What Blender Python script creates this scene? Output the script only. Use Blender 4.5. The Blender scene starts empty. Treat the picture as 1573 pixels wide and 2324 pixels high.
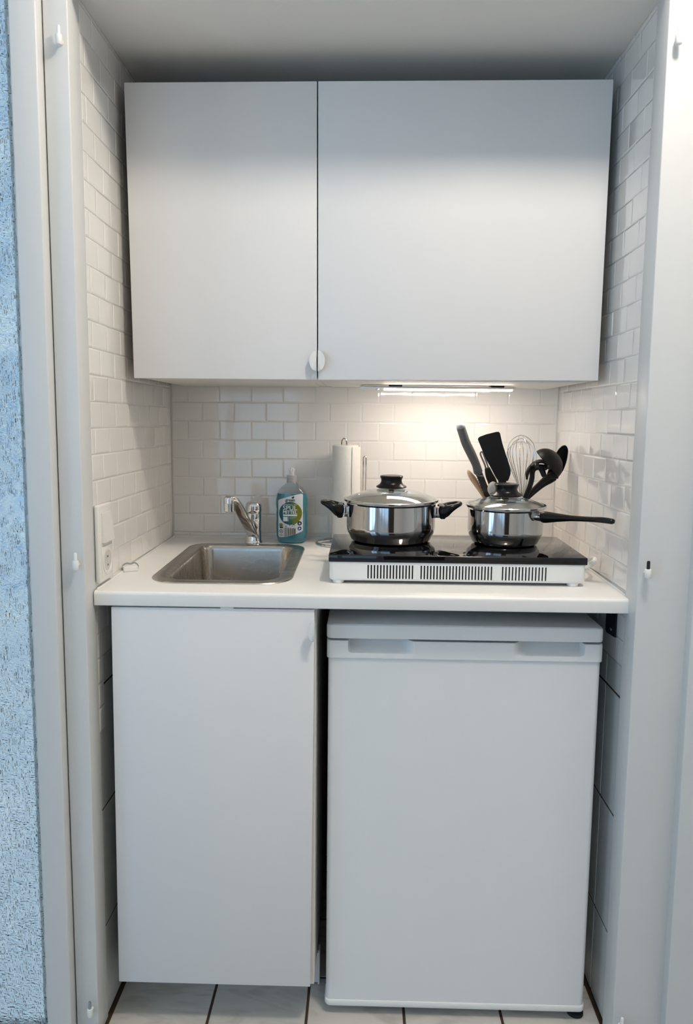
import bpy, bmesh, math, random
from math import sin, cos, pi, sqrt, radians, atan2
from mathutils import Vector, Matrix
from mathutils.geometry import tessellate_polygon

random.seed(7)
SC = bpy.context.scene
COL = SC.collection

# ------------------------------------------------------------------ materials
def new_mat(name):
    m = bpy.data.materials.new(name)
    m.use_nodes = True
    nt = m.node_tree
    b = nt.nodes['Principled BSDF']
    return m, nt, b

def principled(name, col, rough=0.5, metal=0.0, coat=0.0, spec=0.5, noise_bump=0.0, noise_scale=40.0,
               transmission=0.0, ior=1.45, var=0.0, aniso=0.0):
    m, nt, b = new_mat(name)
    b.inputs['Base Color'].default_value = (*col, 1)
    b.inputs['Roughness'].default_value = rough
    b.inputs['Metallic'].default_value = metal
    b.inputs['Coat Weight'].default_value = coat
    b.inputs['Specular IOR Level'].default_value = spec
    b.inputs['Transmission Weight'].default_value = transmission
    b.inputs['IOR'].default_value = ior
    if aniso:
        b.inputs['Anisotropic'].default_value = aniso
    tc = None
    if noise_bump or var:
        tc = nt.nodes.new('ShaderNodeTexCoord')
        n = nt.nodes.new('ShaderNodeTexNoise')
        n.inputs['Scale'].default_value = noise_scale
        n.inputs['Detail'].default_value = 3
        nt.links.new(tc.outputs['Object'], n.inputs['Vector'])
        if noise_bump:
            bp = nt.nodes.new('ShaderNodeBump')
            bp.inputs['Strength'].default_value = noise_bump
            bp.inputs['Distance'].default_value = 0.002
            nt.links.new(n.outputs['Fac'], bp.inputs['Height'])
            nt.links.new(bp.outputs['Normal'], b.inputs['Normal'])
        if var:
            mx = nt.nodes.new('ShaderNodeMix'); mx.data_type = 'RGBA'
            mx.inputs['A'].default_value = (*col, 1)
            mx.inputs['B'].default_value = (*[c * (1 - var) for c in col], 1)
            nt.links.new(n.outputs['Fac'], mx.inputs['Factor'])
            nt.links.new(mx.outputs['Result'], b.inputs['Base Color'])
    return m

M = {}
M['paint'] = principled('white_lacquer', (.675, .685, .68), .38, noise_bump=.12, noise_scale=55, var=.03)
M['wallpaint'] = principled('room_wall_paint', (.78, .77, .75), .8, noise_bump=.1, noise_scale=80)
M['ceilpaint'] = principled('ceiling_paint', (.83, .81, .775), .85, noise_bump=.15, noise_scale=120)
M['tile'] = principled('white_gloss_tile', (.84, .82, .785), .055, coat=.5, noise_bump=.22, noise_scale=22)
M['grout'] = principled('pale_grout', (.78, .77, .74), .7)
M['bigtile'] = principled('old_white_tile', (.70, .71, .69), .16, noise_bump=.05, noise_scale=30, var=.05)
M['laminate'] = principled('white_laminate', (.765, .76, .755), .42, noise_bump=.03, noise_scale=300)
M['carcass'] = principled('white_melamine', (.74, .73, .70), .5)
M['worktop'] = principled('white_worktop', (.84, .83, .805), .33, noise_bump=.03, noise_scale=200, var=.02)
M['fridge'] = principled('fridge_white', (.78, .79, .79), .38, noise_bump=.05, noise_scale=350)
M['plastic'] = principled('white_plastic', (.82, .82, .80), .35)
M['switch'] = principled('switch_white', (.80, .785, .75), .28)
M['handle'] = principled('matt_white_metal', (.72, .73, .72), .45)
M['dark'] = principled('gap_shade_black', (.012, .01, .009), .8)  # near-black standing in for shade inside slots and holes
M['blackglass'] = principled('black_glass', (.003, .003, .004), .025, ior=1.55)
M['bakelite'] = principled('black_bakelite', (.006, .0055, .0055), .26, spec=.3)
M['nylon'] = principled('charcoal_nylon', (.011, .0095, .0085), .46, spec=.28)
M['greynylon'] = principled('grey_soft_plastic', (.11, .105, .10), .5)
M['chrome'] = principled('chrome', (.78, .78, .79), .05, 1.0)
M['steel'] = principled('polished_steel', (.62, .61, .60), .09, 1.0)
M['wire'] = principled('whisk_wire', (.75, .74, .72), .22, 1.0)
M['blade'] = principled('dark_blade', (.05, .045, .042), .3, .6)
M['wood'] = principled('beech_wood', (.56, .38, .22), .55, var=.25, noise_scale=60)
M['paper'] = None
M['innersteel'] = principled('satin_inner_steel', (.72, .70, .67), .38, 1.0)
M['blackmetal'] = principled('black_metal', (.02, .022, .024), .45, .5)
M['rubber'] = principled('black_rubber', (.012, .012, .012), .6)
M['alu'] = principled('brushed_aluminium', (.70, .69, .67), .32, 1.0)
M['greyplastic'] = principled('silver_grey_cap', (.50, .49, .51), .35, .2)
M['brownboard'] = principled('dark_brown_wood', (.045, .03, .022), .5)
M['ferrulepin'] = principled('worn_steel_pin', (.45, .46, .47), .25, 1.0)
M['labelwhite'] = principled('label_paper', (.74, .77, .80), .4)
M['inkgreen'] = principled('dark_green_ink', (.006, .03, .012), .5)
M['inkwhite'] = principled('white_ink', (.82, .86, .86), .5)
M['inknavy'] = principled('navy_ink', (.02, .03, .10), .5)
M['inkblue'] = principled('blue_ink', (.02, .04, .20), .5)
M['inkgrey'] = principled('slate_ink', (.15, .20, .22), .5)
M['inkolive'] = principled('olive_ink', (.20, .22, .03), .5)
M['inkpale'] = principled('pale_green_ink', (.30, .45, .38), .5)

def brushed_steel():
    m, nt, b = new_mat('brushed_steel_sink')
    b.inputs['Base Color'].default_value = (.50, .46, .41, 1)
    b.inputs['Metallic'].default_value = 1
    b.inputs['Roughness'].default_value = .24
    tc = nt.nodes.new('ShaderNodeTexCoord')
    mp = nt.nodes.new('ShaderNodeMapping'); mp.inputs['Scale'].default_value = (12, 700, 12)
    n = nt.nodes.new('ShaderNodeTexNoise'); n.inputs['Scale'].default_value = 1.0; n.inputs['Detail'].default_value = 2
    nt.links.new(tc.outputs['Object'], mp.inputs['Vector']); nt.links.new(mp.outputs['Vector'], n.inputs['Vector'])
    mr = nt.nodes.new('ShaderNodeMapRange'); mr.inputs['To Min'].default_value = .18; mr.inputs['To Max'].default_value = .34
    nt.links.new(n.outputs['Fac'], mr.inputs['Value']); nt.links.new(mr.outputs['Result'], b.inputs['Roughness'])
    return m
M['sink'] = brushed_steel()

def pot_steel():
    m, nt, b = new_mat('polished_pot_steel')
    b.inputs['Base Color'].default_value = (.53, .52, .515, 1)
    b.inputs['Metallic'].default_value = 1
    b.inputs['Roughness'].default_value = .07
    return m
M['pot'] = pot_steel()

def paper_mat():
    m, nt, b = new_mat('embossed_kitchen_paper')
    b.inputs['Base Color'].default_value = (.86, .84, .79, 1)
    b.inputs['Roughness'].default_value = .9
    tc = nt.nodes.new('ShaderNodeTexCoord')
    sep = nt.nodes.new('ShaderNodeSeparateXYZ'); nt.links.new(tc.outputs['Object'], sep.inputs[0])
    # cylindrical angle so the zigzag wraps around the roll
    at = nt.nodes.new('ShaderNodeMath'); at.operation = 'ARCTAN2'
    nt.links.new(sep.outputs['Y'], at.inputs[0]); nt.links.new(sep.outputs['X'], at.inputs[1])
    u = nt.nodes.new('ShaderNodeMath'); u.operation = 'MULTIPLY'; u.inputs[1].default_value = .036
    nt.links.new(at.outputs[0], u.inputs[0])
    pp = nt.nodes.new('ShaderNodeMath'); pp.operation = 'PINGPONG'; pp.inputs[1].default_value = .009
    nt.links.new(u.outputs[0], pp.inputs[0])
    ad = nt.nodes.new('ShaderNodeMath'); ad.operation = 'ADD'
    nt.links.new(sep.outputs['Z'], ad.inputs[0]); nt.links.new(pp.outputs[0], ad.inputs[1])
    ml = nt.nodes.new('ShaderNodeMath'); ml.operation = 'MULTIPLY'; ml.inputs[1].default_value = 2 * pi / .0042
    nt.links.new(ad.outputs[0], ml.inputs[0])
    sn = nt.nodes.new('ShaderNodeMath'); sn.operation = 'SINE'; nt.links.new(ml.outputs[0], sn.inputs[0])
    bp = nt.nodes.new('ShaderNodeBump'); bp.inputs['Strength'].default_value = .32; bp.inputs['Distance'].default_value = .0012
    nt.links.new(sn.outputs[0], bp.inputs['Height']); nt.links.new(bp.outputs['Normal'], b.inputs['Normal'])
    return m
M['paper'] = paper_mat()

def floor_mat():
    m, nt, b = new_mat('marbled_floor_tile')
    b.inputs['Roughness'].default_value = .28
    tc = nt.nodes.new('ShaderNodeTexCoord')
    n = nt.nodes.new('ShaderNodeTexNoise'); n.inputs['Scale'].default_value = 7; n.inputs['Detail'].default_value = 6
    n.inputs['Distortion'].default_value = 1.6
    mp = nt.nodes.new('ShaderNodeMapping'); mp.inputs['Rotation'].default_value = (0, 0, .9); mp.inputs['Scale'].default_value = (1, 3.2, 1)
    nt.links.new(tc.outputs['Object'], mp.inputs['Vector']); nt.links.new(mp.outputs['Vector'], n.inputs['Vector'])
    r = nt.nodes.new('ShaderNodeValToRGB')
    e = r.color_ramp.elements
    e[0].position = .33; e[0].color = (.47, .46, .42, 1)
    e[1].position = .50; e[1].color = (.60, .585, .545, 1)
    nt.links.new(n.outputs['Fac'], r.inputs['Fac']); nt.links.new(r.outputs['Color'], b.inputs['Base Color'])
    return m
M['floortile'] = floor_mat()
M['browngrout'] = principled('brown_grout', (.055, .032, .018), .85)

def clear_shell(name, tint, gloss_rough=.03, alpha=.12):
    """thin clear plastic / glass: mostly see-through with a real reflective coat"""
    m = bpy.data.materials.new(name); m.use_nodes = True
    nt = m.node_tree; nt.nodes.clear()
    out = nt.nodes.new('ShaderNodeOutputMaterial')
    tr = nt.nodes.new('ShaderNodeBsdfTransparent'); tr.inputs['Color'].default_value = (*tint, 1)
    gl = nt.nodes.new('ShaderNodeBsdfGlossy'); gl.inputs['Roughness'].default_value = gloss_rough
    gl.inputs['Color'].default_value = (1, 1, 1, 1)
    fr = nt.nodes.new('ShaderNodeLayerWeight'); fr.inputs['Blend'].default_value = .5
    pw = nt.nodes.new('ShaderNodeMath'); pw.operation = 'POWER'; pw.inputs[1].default_value = 4.0
    nt.links.new(fr.outputs['Facing'], pw.inputs[0])
    ad = nt.nodes.new('ShaderNodeMath'); ad.operation = 'MULTIPLY_ADD'; ad.inputs[1].default_value = .75; ad.inputs[2].default_value = alpha * .4
    nt.links.new(pw.outputs[0], ad.inputs[0])
    mx = nt.nodes.new('ShaderNodeMixShader')
    nt.links.new(ad.outputs[0], mx.inputs['Fac']); nt.links.new(tr.outputs[0], mx.inputs[1]); nt.links.new(gl.outputs[0], mx.inputs[2])
    nt.links.new(mx.outputs[0], out.inputs['Surface'])
    return m
M['lidglass'] = clear_shell('lid_glass', (.97, .985, .98), .02, .16)
M['clearplastic'] = clear_shell('clear_bottle_plastic', (.86, .87, .89), .05, .10)

def liquid_mat():
    m, nt, b = new_mat('teal_soap')
    b.inputs['Base Color'].default_value = (.035, .27, .33, 1)
    b.inputs['Roughness'].default_value = .16
    b.inputs['Coat Weight'].default_value = .4
    b.inputs['Subsurface Weight'].default_value = .25
    b.inputs['Subsurface Radius'].default_value = (.004, .012, .014)
    return m
M['liquid'] = liquid_mat()

def circle_ink():
    m, nt, b = new_mat('teal_to_olive_print')
    b.inputs['Roughness'].default_value = .45
    tc = nt.nodes.new('ShaderNodeTexCoord'); sep = nt.nodes.new('ShaderNodeSeparateXYZ')
    nt.links.new(tc.outputs['Generated'], sep.inputs[0])
    r = nt.nodes.new('ShaderNodeValToRGB'); e = r.color_ramp.elements
    e[0].position = .22; e[0].color = (.004, .10, .125, 1)
    e[1].position = .74; e[1].color = (.20, .215, .003, 1)
    k = e.new(.47); k.color = (.02, .15, .115, 1)
    nt.links.new(sep.outputs['X'], r.inputs['Fac']); nt.links.new(r.outputs['Color'], b.inputs['Base Color'])
    return m
M['circleink'] = circle_ink()

def emit(name, col, s):
    m = bpy.data.materials.new(name); m.use_nodes = True
    nt = m.node_tree; nt.nodes.clear()
    out = nt.nodes.new('ShaderNodeOutputMaterial'); em = nt.nodes.new('ShaderNodeEmission')
    em.inputs['Color'].default_value = (*col, 1); em.inputs['Strength'].default_value = s
    nt.links.new(em.outputs[0], out.inputs['Surface'])
    return m
M['led'] = emit('led_diffuser', (1.0, .87, .75), 50.0)

def cast_glass():
    """patterned cast glass: short raised strokes lying criss-cross"""
    m, nt, b = new_mat('patterned_cast_glass')
    b.inputs['Base Color'].default_value = (.93, .97, .98, 1)
    b.inputs['Roughness'].default_value = .06
    b.inputs['Transmission Weight'].default_value = 1
    b.inputs['IOR'].default_value = 1.5
    L = nt.links.new
    tc = nt.nodes.new('ShaderNodeTexCoord')
    def vor(scale, rot):
        mp = nt.nodes.new('ShaderNodeMapping'); mp.inputs['Scale'].default_value = scale
        mp.inputs['Rotation'].default_value = (0, rot, 0)
        L(tc.outputs['Object'], mp.inputs['Vector'])
        v = nt.nodes.new('ShaderNodeTexVoronoi'); v.voronoi_dimensions = '3D'; v.distance = 'CHEBYCHEV'; v.inputs['Scale'].default_value = 1
        v.inputs['Randomness'].default_value = .9
        L(mp.outputs['Vector'], v.inputs['Vector'])
        return v
    va = vor((330, 5, 100), .06); vb = vor((90, 5, 300), .5)
    sel = vor((95, 3, 60), 0)
    sc = nt.nodes.new('ShaderNodeSeparateColor'); L(sel.outputs['Color'], sc.inputs[0])
    gt = nt.nodes.new('ShaderNodeMath'); gt.operation = 'GREATER_THAN'; gt.inputs[1].default_value = .55
    L(sc.outputs[0], gt.inputs[0])
    mx = nt.nodes.new('ShaderNodeMix'); mx.data_type = 'FLOAT'
    L(gt.outputs[0], mx.inputs['Factor']); L(va.outputs['Distance'], mx.inputs['A']); L(vb.outputs['Distance'], mx.inputs['B'])
    bp = nt.nodes.new('ShaderNodeBump'); bp.inputs['Strength'].default_value = 1.0; bp.inputs['Distance'].default_value = .0016
    bp.invert = True
    L(mx.outputs['Result'], bp.inputs['Height']); L(bp.outputs['Normal'], b.inputs['Normal'])
    return m
M['castglass'] = cast_glass()

# ------------------------------------------------------------------ mesh helpers
def finish(bm, name, mat, parent=None, smooth=True, angle=35):
    bmesh.ops.remove_doubles(bm, verts=bm.verts, dist=1e-6)
    bmesh.ops.recalc_face_normals(bm, faces=bm.faces)
    me = bpy.data.meshes.new(name)
    if smooth:
        lim = radians(angle)
        for e in bm.edges:
            if len(e.link_faces) != 2 or e.calc_face_angle(0) > lim:
                e.smooth = False
        for f in bm.faces: f.smooth = True
    bm.to_mesh(me); bm.free()
    for m in (mat if isinstance(mat, (list, tuple)) else [mat]):
        me.materials.append(M[m] if isinstance(m, str) else m)
    o = bpy.data.objects.new(name, me); COL.objects.link(o)
    if parent is not None: o.parent = parent
    return o

def box(bm, x0, x1, y0, y1, z0, z1, bev=0.0, seg=2, mi=0):
    vs = [bm.verts.new((x, y, z)) for x in (x0, x1) for y in (y0, y1) for z in (z0, z1)]
    idx = [(0, 1, 3, 2), (4, 6, 7, 5), (0, 4, 5, 1), (2, 3, 7, 6), (0, 2, 6, 4), (1, 5, 7, 3)]
    fs = [bm.faces.new([vs[i] for i in q]) for q in idx]
    for f in fs: f.material_index = mi
    if bev:
        es = list({e for f in fs for e in f.edges})
        r = bmesh.ops.bevel(bm, geom=es, offset=bev, segments=seg, profile=.5, affect='EDGES')
        for f in r['faces']: f.material_index = mi
    return fs

def panel4(bm, tl, tr, bl, br, y0, y1, bev=.0012):
    """board whose four corners are given in x, z"""
    vs = []
    for y in (y0, y1):
        for p in (tl, tr, br, bl): vs.append(bm.verts.new((p[0], y, p[1])))
    fs = [bm.faces.new(vs[0:4]), bm.faces.new(vs[7:3:-1])]
    for i in range(4):
        j = (i + 1) % 4
        fs.append(bm.faces.new((vs[i], vs[i + 4], vs[j + 4], vs[j])))
    bmesh.ops.recalc_face_normals(bm, faces=fs)
    if bev:
        bmesh.ops.bevel(bm, geom=list({e for f in fs for e in f.edges}), offset=bev, segments=2, profile=.5, affect='EDGES')

def rings(bm, rs, closed=True, cap=True, mi=0):
    """skin a list of rings (lists of points)"""
    vr = [[bm.verts.new(p) for p in r] for r in rs]
    n = len(vr[0])
    for a, b in zip(vr, vr[1:]):
        for i in range(n if closed else n - 1):
            j = (i + 1) % n
            try:
                f = bm.faces.new((a[i], a[j], b[j], b[i])); f.material_index = mi
            except ValueError: pass
    if cap:
        for r in (vr[0], vr[-1]):
            try:
                f = bm.faces.new(r); f.material_index = mi
            except ValueError: pass
    return vr

def lathe(bm, prof, seg=48, c=(0, 0, 0), mat=None, mi=0, cap=False):
    rs = []
    for r, z in prof:
        ring = []
        for k in range(seg):
            a = 2 * pi * k / seg
            p = Vector((max(r, 1e-5) * cos(a), max(r, 1e-5) * sin(a), z))
            if mat is not None: p = mat @ p
            ring.append(p + Vector(c))
        rs.append(ring)
    rings(bm, rs, True, cap, mi)

def frames(pts, up=Vector((0, 0, 1))):
    out = []
    n = len(pts)
    for i, p in enumerate(pts):
        t = (pts[min(i + 1, n - 1)] - pts[max(i - 1, 0)])
        t = t.normalized() if t.length > 1e-9 else Vector((1, 0, 0))
        u = up if abs(t.dot(up)) < .97 else Vector((0, 1, 0))
        s = t.cross(u).normalized()
        out.append((t, s, s.cross(t).normalized()))
    return out

def tube(bm, pts, r, seg=10, closed=False, up=Vector((0, 0, 1)), mi=0, roundends=True, sq=2.0):
    """sweep; r is a number, a list of numbers or a list of (side, up) radii"""
    pts = [Vector(p) for p in pts]
    n = len(pts)
    rad = [(r, r)] * n if isinstance(r, (int, float)) else [(q, q) if isinstance(q, (int, float)) else q for q in r]
    fr = frames(pts, up)
    if closed:
        fr = []
        for i in range(n):
            t = (pts[(i + 1) % n] - pts[i - 1]).normalized()
            u = up if abs(t.dot(up)) < .97 else Vector((0, 1, 0))
            s = t.cross(u).normalized(); fr.append((t, s, s.cross(t).normalized()))
    rs = []
    def ring(p, f, q):
        e = 2.0 / sq
        sg = lambda v: math.copysign(abs(v) ** e, v)
        return [p + f[1] * (q[0] * sg(cos(2 * pi * k / seg))) + f[2] * (q[1] * sg(sin(2 * pi * k / seg))) for k in range(seg)]
    if not closed and roundends:
        m = min(rad[0])
        rs.append(ring(pts[0] - fr[0][0] * m * .75, fr[0], (rad[0][0] * .35, rad[0][1] * .35)))
        rs.append(ring(pts[0] - fr[0][0] * m * .45, fr[0], (rad[0][0] * .8, rad[0][1] * .8)))
    for i in range(n): rs.append(ring(pts[i], fr[i], rad[i]))
    if not closed and roundends:
        m = min(rad[-1])
        rs.append(ring(pts[-1] + fr[-1][0] * m * .45, fr[-1], (rad[-1][0] * .8, rad[-1][1] * .8)))
        rs.append(ring(pts[-1] + fr[-1][0] * m * .75, fr[-1], (rad[-1][0] * .35, rad[-1][1] * .35)))
    if closed: rs.append(rs[0])
    rings(bm, rs, True, not closed, mi)

def smoothpath(pts, k=6):
    """Catmull-Rom through the points"""
    P = [Vector(p) for p in pts]; P = [P[0] * 2 - P[1]] + P + [P[-1] * 2 - P[-2]]
    out = []
    for i in range(1, len(P) - 2):
        a, b, c, d = P[i - 1:i + 3]
        for j in range(k):
            t = j / k
            out.append(.5 * ((2 * b) + (c - a) * t + (2 * a - 5 * b + 4 * c - d) * t * t + (3 * b - a - 3 * c + d) * t ** 3))
    out.append(P[-2]); return out

def smoothvals(v, k=6):
    return [p.x for p in smoothpath([(x, 0, 0) for x in v], k)]

def slab(bm, poly, y0, y1, bev=.0015, yfun=None):
    """outline in x, z given a thickness in y"""
    a = [bm.verts.new((x, y0, z)) for x, z in poly]; b = [bm.verts.new((x, y1, z)) for x, z in poly]
    fs = [bm.faces.new(a), bm.faces.new(b[::-1])]
    n = len(a)
    for i in range(n):
        j = (i + 1) % n; fs.append(bm.faces.new((a[i], b[i], b[j], a[j])))
    if bev:
        es = list(fs[0].edges) + list(fs[1].edges)
        bmesh.ops.bevel(bm, geom=es, offset=bev, segments=2, profile=.5, affect='EDGES')

def rrect(x0, x1, y0, y1, r, k=8):
    """rounded rectangle, r = one radius or four (front-left, front-right, back-right, back-left)"""
    r = [r] * 4 if isinstance(r, (int, float)) else r
    out = []
    for (cx, cy, a0), q in zip(((x0, y0, pi), (x1, y0, 1.5 * pi), (x1, y1, 0), (x0, y1, .5 * pi)), r):
        sx = 1 if cx == x0 else -1; sy = 1 if cy == y0 else -1
        for i in range(k + 1):
            a = a0 + .5 * pi * i / k
            out.append((cx + sx * q + q * cos(a), cy + sy * q + q * sin(a)))
    return out

def empty(name, loc, rot=(0, 0, 0)):
    o = bpy.data.objects.new(name, None); COL.objects.link(o)
    o.location = loc; o.rotation_euler = rot; o.empty_display_size = .05
    return o

def tag(o, label=None, cat=None, group=None, kind=None):
    if label: o['label'] = label
    if cat: o['category'] = cat
    if group: o['group'] = group
    if kind: o['kind'] = kind
    return o

def thing(name, label, cat, loc=(0, 0, 0), rot=(0, 0, 0), group=None):
    return tag(empty(name, loc, rot), label, cat, group)

def struct(o, label=None):
    return tag(o, label, kind='structure')

# ------------------------------------------------------------------ measures
W, D = 1.038, .613            # niche width and depth
HC = 2.002                    # niche ceiling
SL = .0195                    # the worktop rises a little towards the wall
ZT = .918
def wt(x, y): return (x, y, ZT + SL * y)
TILT = (math.atan(SL), 0, 0)

# ------------------------------------------------------------------ tiled walls
def tiles(bm, O, U, V, N, u0, u1, v0, v1, row0, rh, cols, cw, skip=None, wob=.0003):
    """running-bond bevelled tiles as geometry on the plane O + u U + v V, facing N"""
    O, U, V, N = Vector(O), Vector(U), Vector(V), Vector(N)
    g, ins, h = .00025, .0034, .0011
    k0 = math.floor((v0 - row0) / rh) - 1
    k1 = math.ceil((v1 - row0) / rh) + 1
    for k in range(k0, k1):
        a, b = max(row0 + k * rh, v0), min(row0 + (k + 1) * rh, v1)
        if b - a < .006: continue
        c0 = cols[k % 2]
        j0 = math.floor((u0 - c0) / cw) - 1; j1 = math.ceil((u1 - c0) / cw) + 1
        for j in range(j0, j1):
            l, r = max(c0 + j * cw, u0), min(c0 + (j + 1) * cw, u1)
            if r - l < .004: continue
            if skip and skip((l + r) / 2, (a + b) / 2): continue
            dz = random.uniform(-wob, wob) * .6
            tl = [random.uniform(-wob, wob) for _ in range(4)]
            o4 = [(l + g, a + g), (r - g, a + g), (r - g, b - g), (l + g, b - g)]
            iu = min(ins, (r - l) * .25); iv = min(ins, (b - a) * .25)
            i4 = [(l + g + iu, a + g + iv), (r - g - iu, a + g + iv), (r - g - iu, b - g - iv), (l + g + iu, b - g - iv)]
            P0 = [bm.verts.new(O + U * u + V * v - N * h) for u, v in o4]
            P1 = [bm.verts.new(O + U * u + V * v + N * (dz + t - .0003)) for (u, v), t in zip(i4, tl)]
            bm.faces.new(P1)
            for i in range(4):
                q = (i + 1) % 4
                bm.faces.new((P0[i], P0[q], P1[q], P1[i]))

def bigtiles(bm, O, U, V, N, us, vs, gap=.004, mi=2):
    O, U, V, N = Vector(O), Vector(U), Vector(V), Vector(N)
    for u0, u1 in zip(us, us[1:]):
        for v0, v1 in zip(vs, vs[1:]):
            g = gap / 2
            q = [(u0 + g, v0 + g), (u1 - g, v0 + g), (u1 - g, v1 - g), (u0 + g, v1 - g)]
            a = [bm.verts.new(O + U * u + V * v - N * .0030) for u, v in q]
            q2 = [(u0 + g + .0012, v0 + g + .0012), (u1 - g - .0012, v0 + g + .0012), (u1 - g - .0012, v1 - g - .0012), (u0 + g + .0012, v1 - g - .0012)]
            b = [bm.verts.new(O + U * u + V * v) for u, v in q2]
            fs = [bm.faces.new(b)]
            for i in range(4):
                k = (i + 1) % 4; fs.append(bm.faces.new((a[i], a[k], b[k], b[i])))
            for f in fs: f.material_index = mi

TM = ['tile', 'grout', 'bigtile', 'browngrout']
# left side wall of the niche
bm = bmesh.new()
X, Y, Z = (1, 0, 0), (0, 1, 0), (0, 0, 1)
ROWL = 1.3337
tiles(bm, (0, 0, 0), Y, Z, X, 0, D, ROWL - 11 * .0509, HC, ROWL - 11 * .0509, .0509, [.0218, .0218 + .0428], .0855)
tiles(bm, (0, 0, 0), Y, Z, X, 0, .034, ROWL - 14 * .0509, ROWL - 11 * .0509, ROWL - 14 * .0509, .0509, [0, -.03], .0855)
box(bm, -.06, -.0017, 0, D + .05, ROWL - 11 * .0509, HC, mi=1)
bigtiles(bm, (-.003, 0, 0), Y, Z, X, [0, .105, .36, .62], [.0, .199, .4535, .7118, .774])
box(bm, -.06, -.0045, 0, D + .05, 0, ROWL - 11 * .0509, mi=3)
box(bm, -.02, -.0019, 0, .034, ROWL - 14 * .0509, ROWL - 11 * .0509, mi=1)
struct(finish(bm, 'wall_left', TM, angle=8), 'left niche wall of white bevelled metro tiles over older large tiles')
# right side wall
bm = bmesh.new()
ROWR = 1.3305
XN = (-1, 0, 0)
tiles(bm, (W, 0, 0), Y, Z, XN, .008, D, ROWR - 11 * .0508, HC, ROWR - 11 * .0508, .0508, [.0574, .0574 - .0400], .0848, wob=.00055)
box(bm, W + .0017, W + .06, .002, D + .05, ROWR - 11 * .0508, HC, mi=1)
bigtiles(bm, (W + .003, 0, 0), Y, Z, XN, [.004, .118, .37, .62], [.0, .1994, .4546, .7056, .7715])
box(bm, W + .0045, W + .06, .002, D + .05, 0, ROWR - 11 * .0508, mi=3)
struct(finish(bm, 'wall_right', TM, angle=8), 'right niche wall of glossy white metro tiles beside the hob')
# back wall
bm = bmesh.new()
tiles(bm, (0, D, 0), X, Z, (0, -1, 0), 0.001, W - .001, .895, HC, 1.2467 - 7 * .0507, .0507, [.4754, .4287], .0860)
box(bm, -.06, W + .06, D + .0017, D + .05, .80, HC, mi=1)
bigtiles(bm, (0, D + .003, 0), X, Z, (0, -1, 0), [0, .2, .45, .7, .95, W], [.0, .199, .4535, .7118, .89])
box(bm, -.06, W + .06, D + .0045, D + .05, 0, .80, mi=3)
struct(finish(bm, 'wall_back', TM, angle=8), 'back splash wall of white metro tiles behind the worktop')

# ceiling of the niche and of the room
bm = bmesh.new()
box(bm, -.06, W + .06, -.055, D + .05, HC, HC + .06)
struct(finish(bm, 'ceiling', 'ceilpaint'), 'white ceiling of the kitchen niche')

# floor
bm = bmesh.new()
box(bm, -2.2, 2.6, -3.5, -.045, -.06, -.0016, mi=1)
box(bm, -.06, W + .06, -.045, D + .05, -.06, -.0016, mi=1)
P_, gx, gy = .2065, .003, .1337
for i in range(-11, 13):
    for j in range(-18, 4):
        x0, y0 = gx + i * P_ + .0028, gy + (j - 1) * P_ + .0028
        x1, y1 = x0 + P_ - .0056, y0 + P_ - .0056
        x0, x1, y0, y1 = max(x0, -2.2), min(x1, 2.6), max(y0, -3.5), min(y1, D)
        if (x0 + x1) / 2 < 0 or (x0 + x1) / 2 > W: y1 = min(y1, -.045)
        if x1 - x0 < .01 or y1 - y0 < .01: continue
        q = [(x0, y0), (x1, y0), (x1, y1), (x0, y1)]; e = .0012
        q2 = [(x0 + e, y0 + e), (x1 - e, y0 + e), (x1 - e, y1 - e), (x0 + e, y1 - e)]
        a = [bm.verts.new((x, y, -.0016)) for x, y in q]; b = [bm.verts.new((x, y, 0)) for x, y in q2]
        bm.faces.new(b)
        for k in range(4):
            n = (k + 1) % 4; bm.faces.new((a[k], a[n], b[n], b[k]))
struct(finish(bm, 'floor', ['floortile', 'browngrout'], angle=8), 'pale marbled floor tiles with dark brown joints')

# door casing of the niche
JY = -.055
bm = bmesh.new(); box(bm, -.0446, -.0006, JY, 0.0035, 0, 2.35, .0022, 3)
struct(finish(bm, 'trim_1', 'paint'), 'white painted door casing on the left of the niche')
bm = bmesh.new(); box(bm, 1.0325, 1.140, JY, .006, 0, 2.35, .0022, 3)
struct(finish(bm, 'trim_2', 'paint'), 'white painted door casing on the right of the niche')
bm = bmesh.new(); box(bm, -.0006, 1.0325, JY, .0, HC + .002, 2.35, .001, 2)
struct(finish(bm, 'trim_3', 'paint'), 'white lintel over the niche')

# glazed door to the left of the casing
GX0, GX1 = -.86, -.0945
bm = bmesh.new()
FY0, FY1 = -.079, -.045
box(bm, GX1, -.0465, FY0, FY1, 0, 2.35, .003, 3)
box(bm, -.062, -.0466, -.060, -.0005, 0, 2.35)  # hidden strip added to stop light leaking in beside the casing
box(bm, -.95, GX0, FY0, FY1, 0, 2.35, .003, 3)
box(bm, GX0, GX1, FY0, FY1, 0, .035, .002, 2)
box(bm, GX0, GX1, FY0, FY1, 2.25, 2.35, .002, 2)
d1 = struct(finish(bm, 'door_1', 'paint'), 'white glazed door frame left of the niche')
bm = bmesh.new(); box(bm, GX0, GX1, -.068, -.062, .035, 2.25)
tag(finish(bm, 'glass_pane', 'castglass', d1, smooth=False), 'bluish patterned cast glass pane')
bm = bmesh.new()
n = 160
for k in range(n):                                  # uneven bead of old putty along the glass edge
    z0, z1 = .035 + 2.215 * k / n, .035 + 2.215 * (k + 1) / n
    w = .0008 + .0022 * random.random() ** 2
    box(bm, GX1 - w, GX1 + .0006, -.0745, -.0675, z0, z1)
finish(bm, 'putty_bead', 'paint', d1, smooth=False)
bm = bmesh.new(); box(bm, GX1 - .013, GX1, -.0615, -.046, .035, 2.25, .002, 2)
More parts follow.
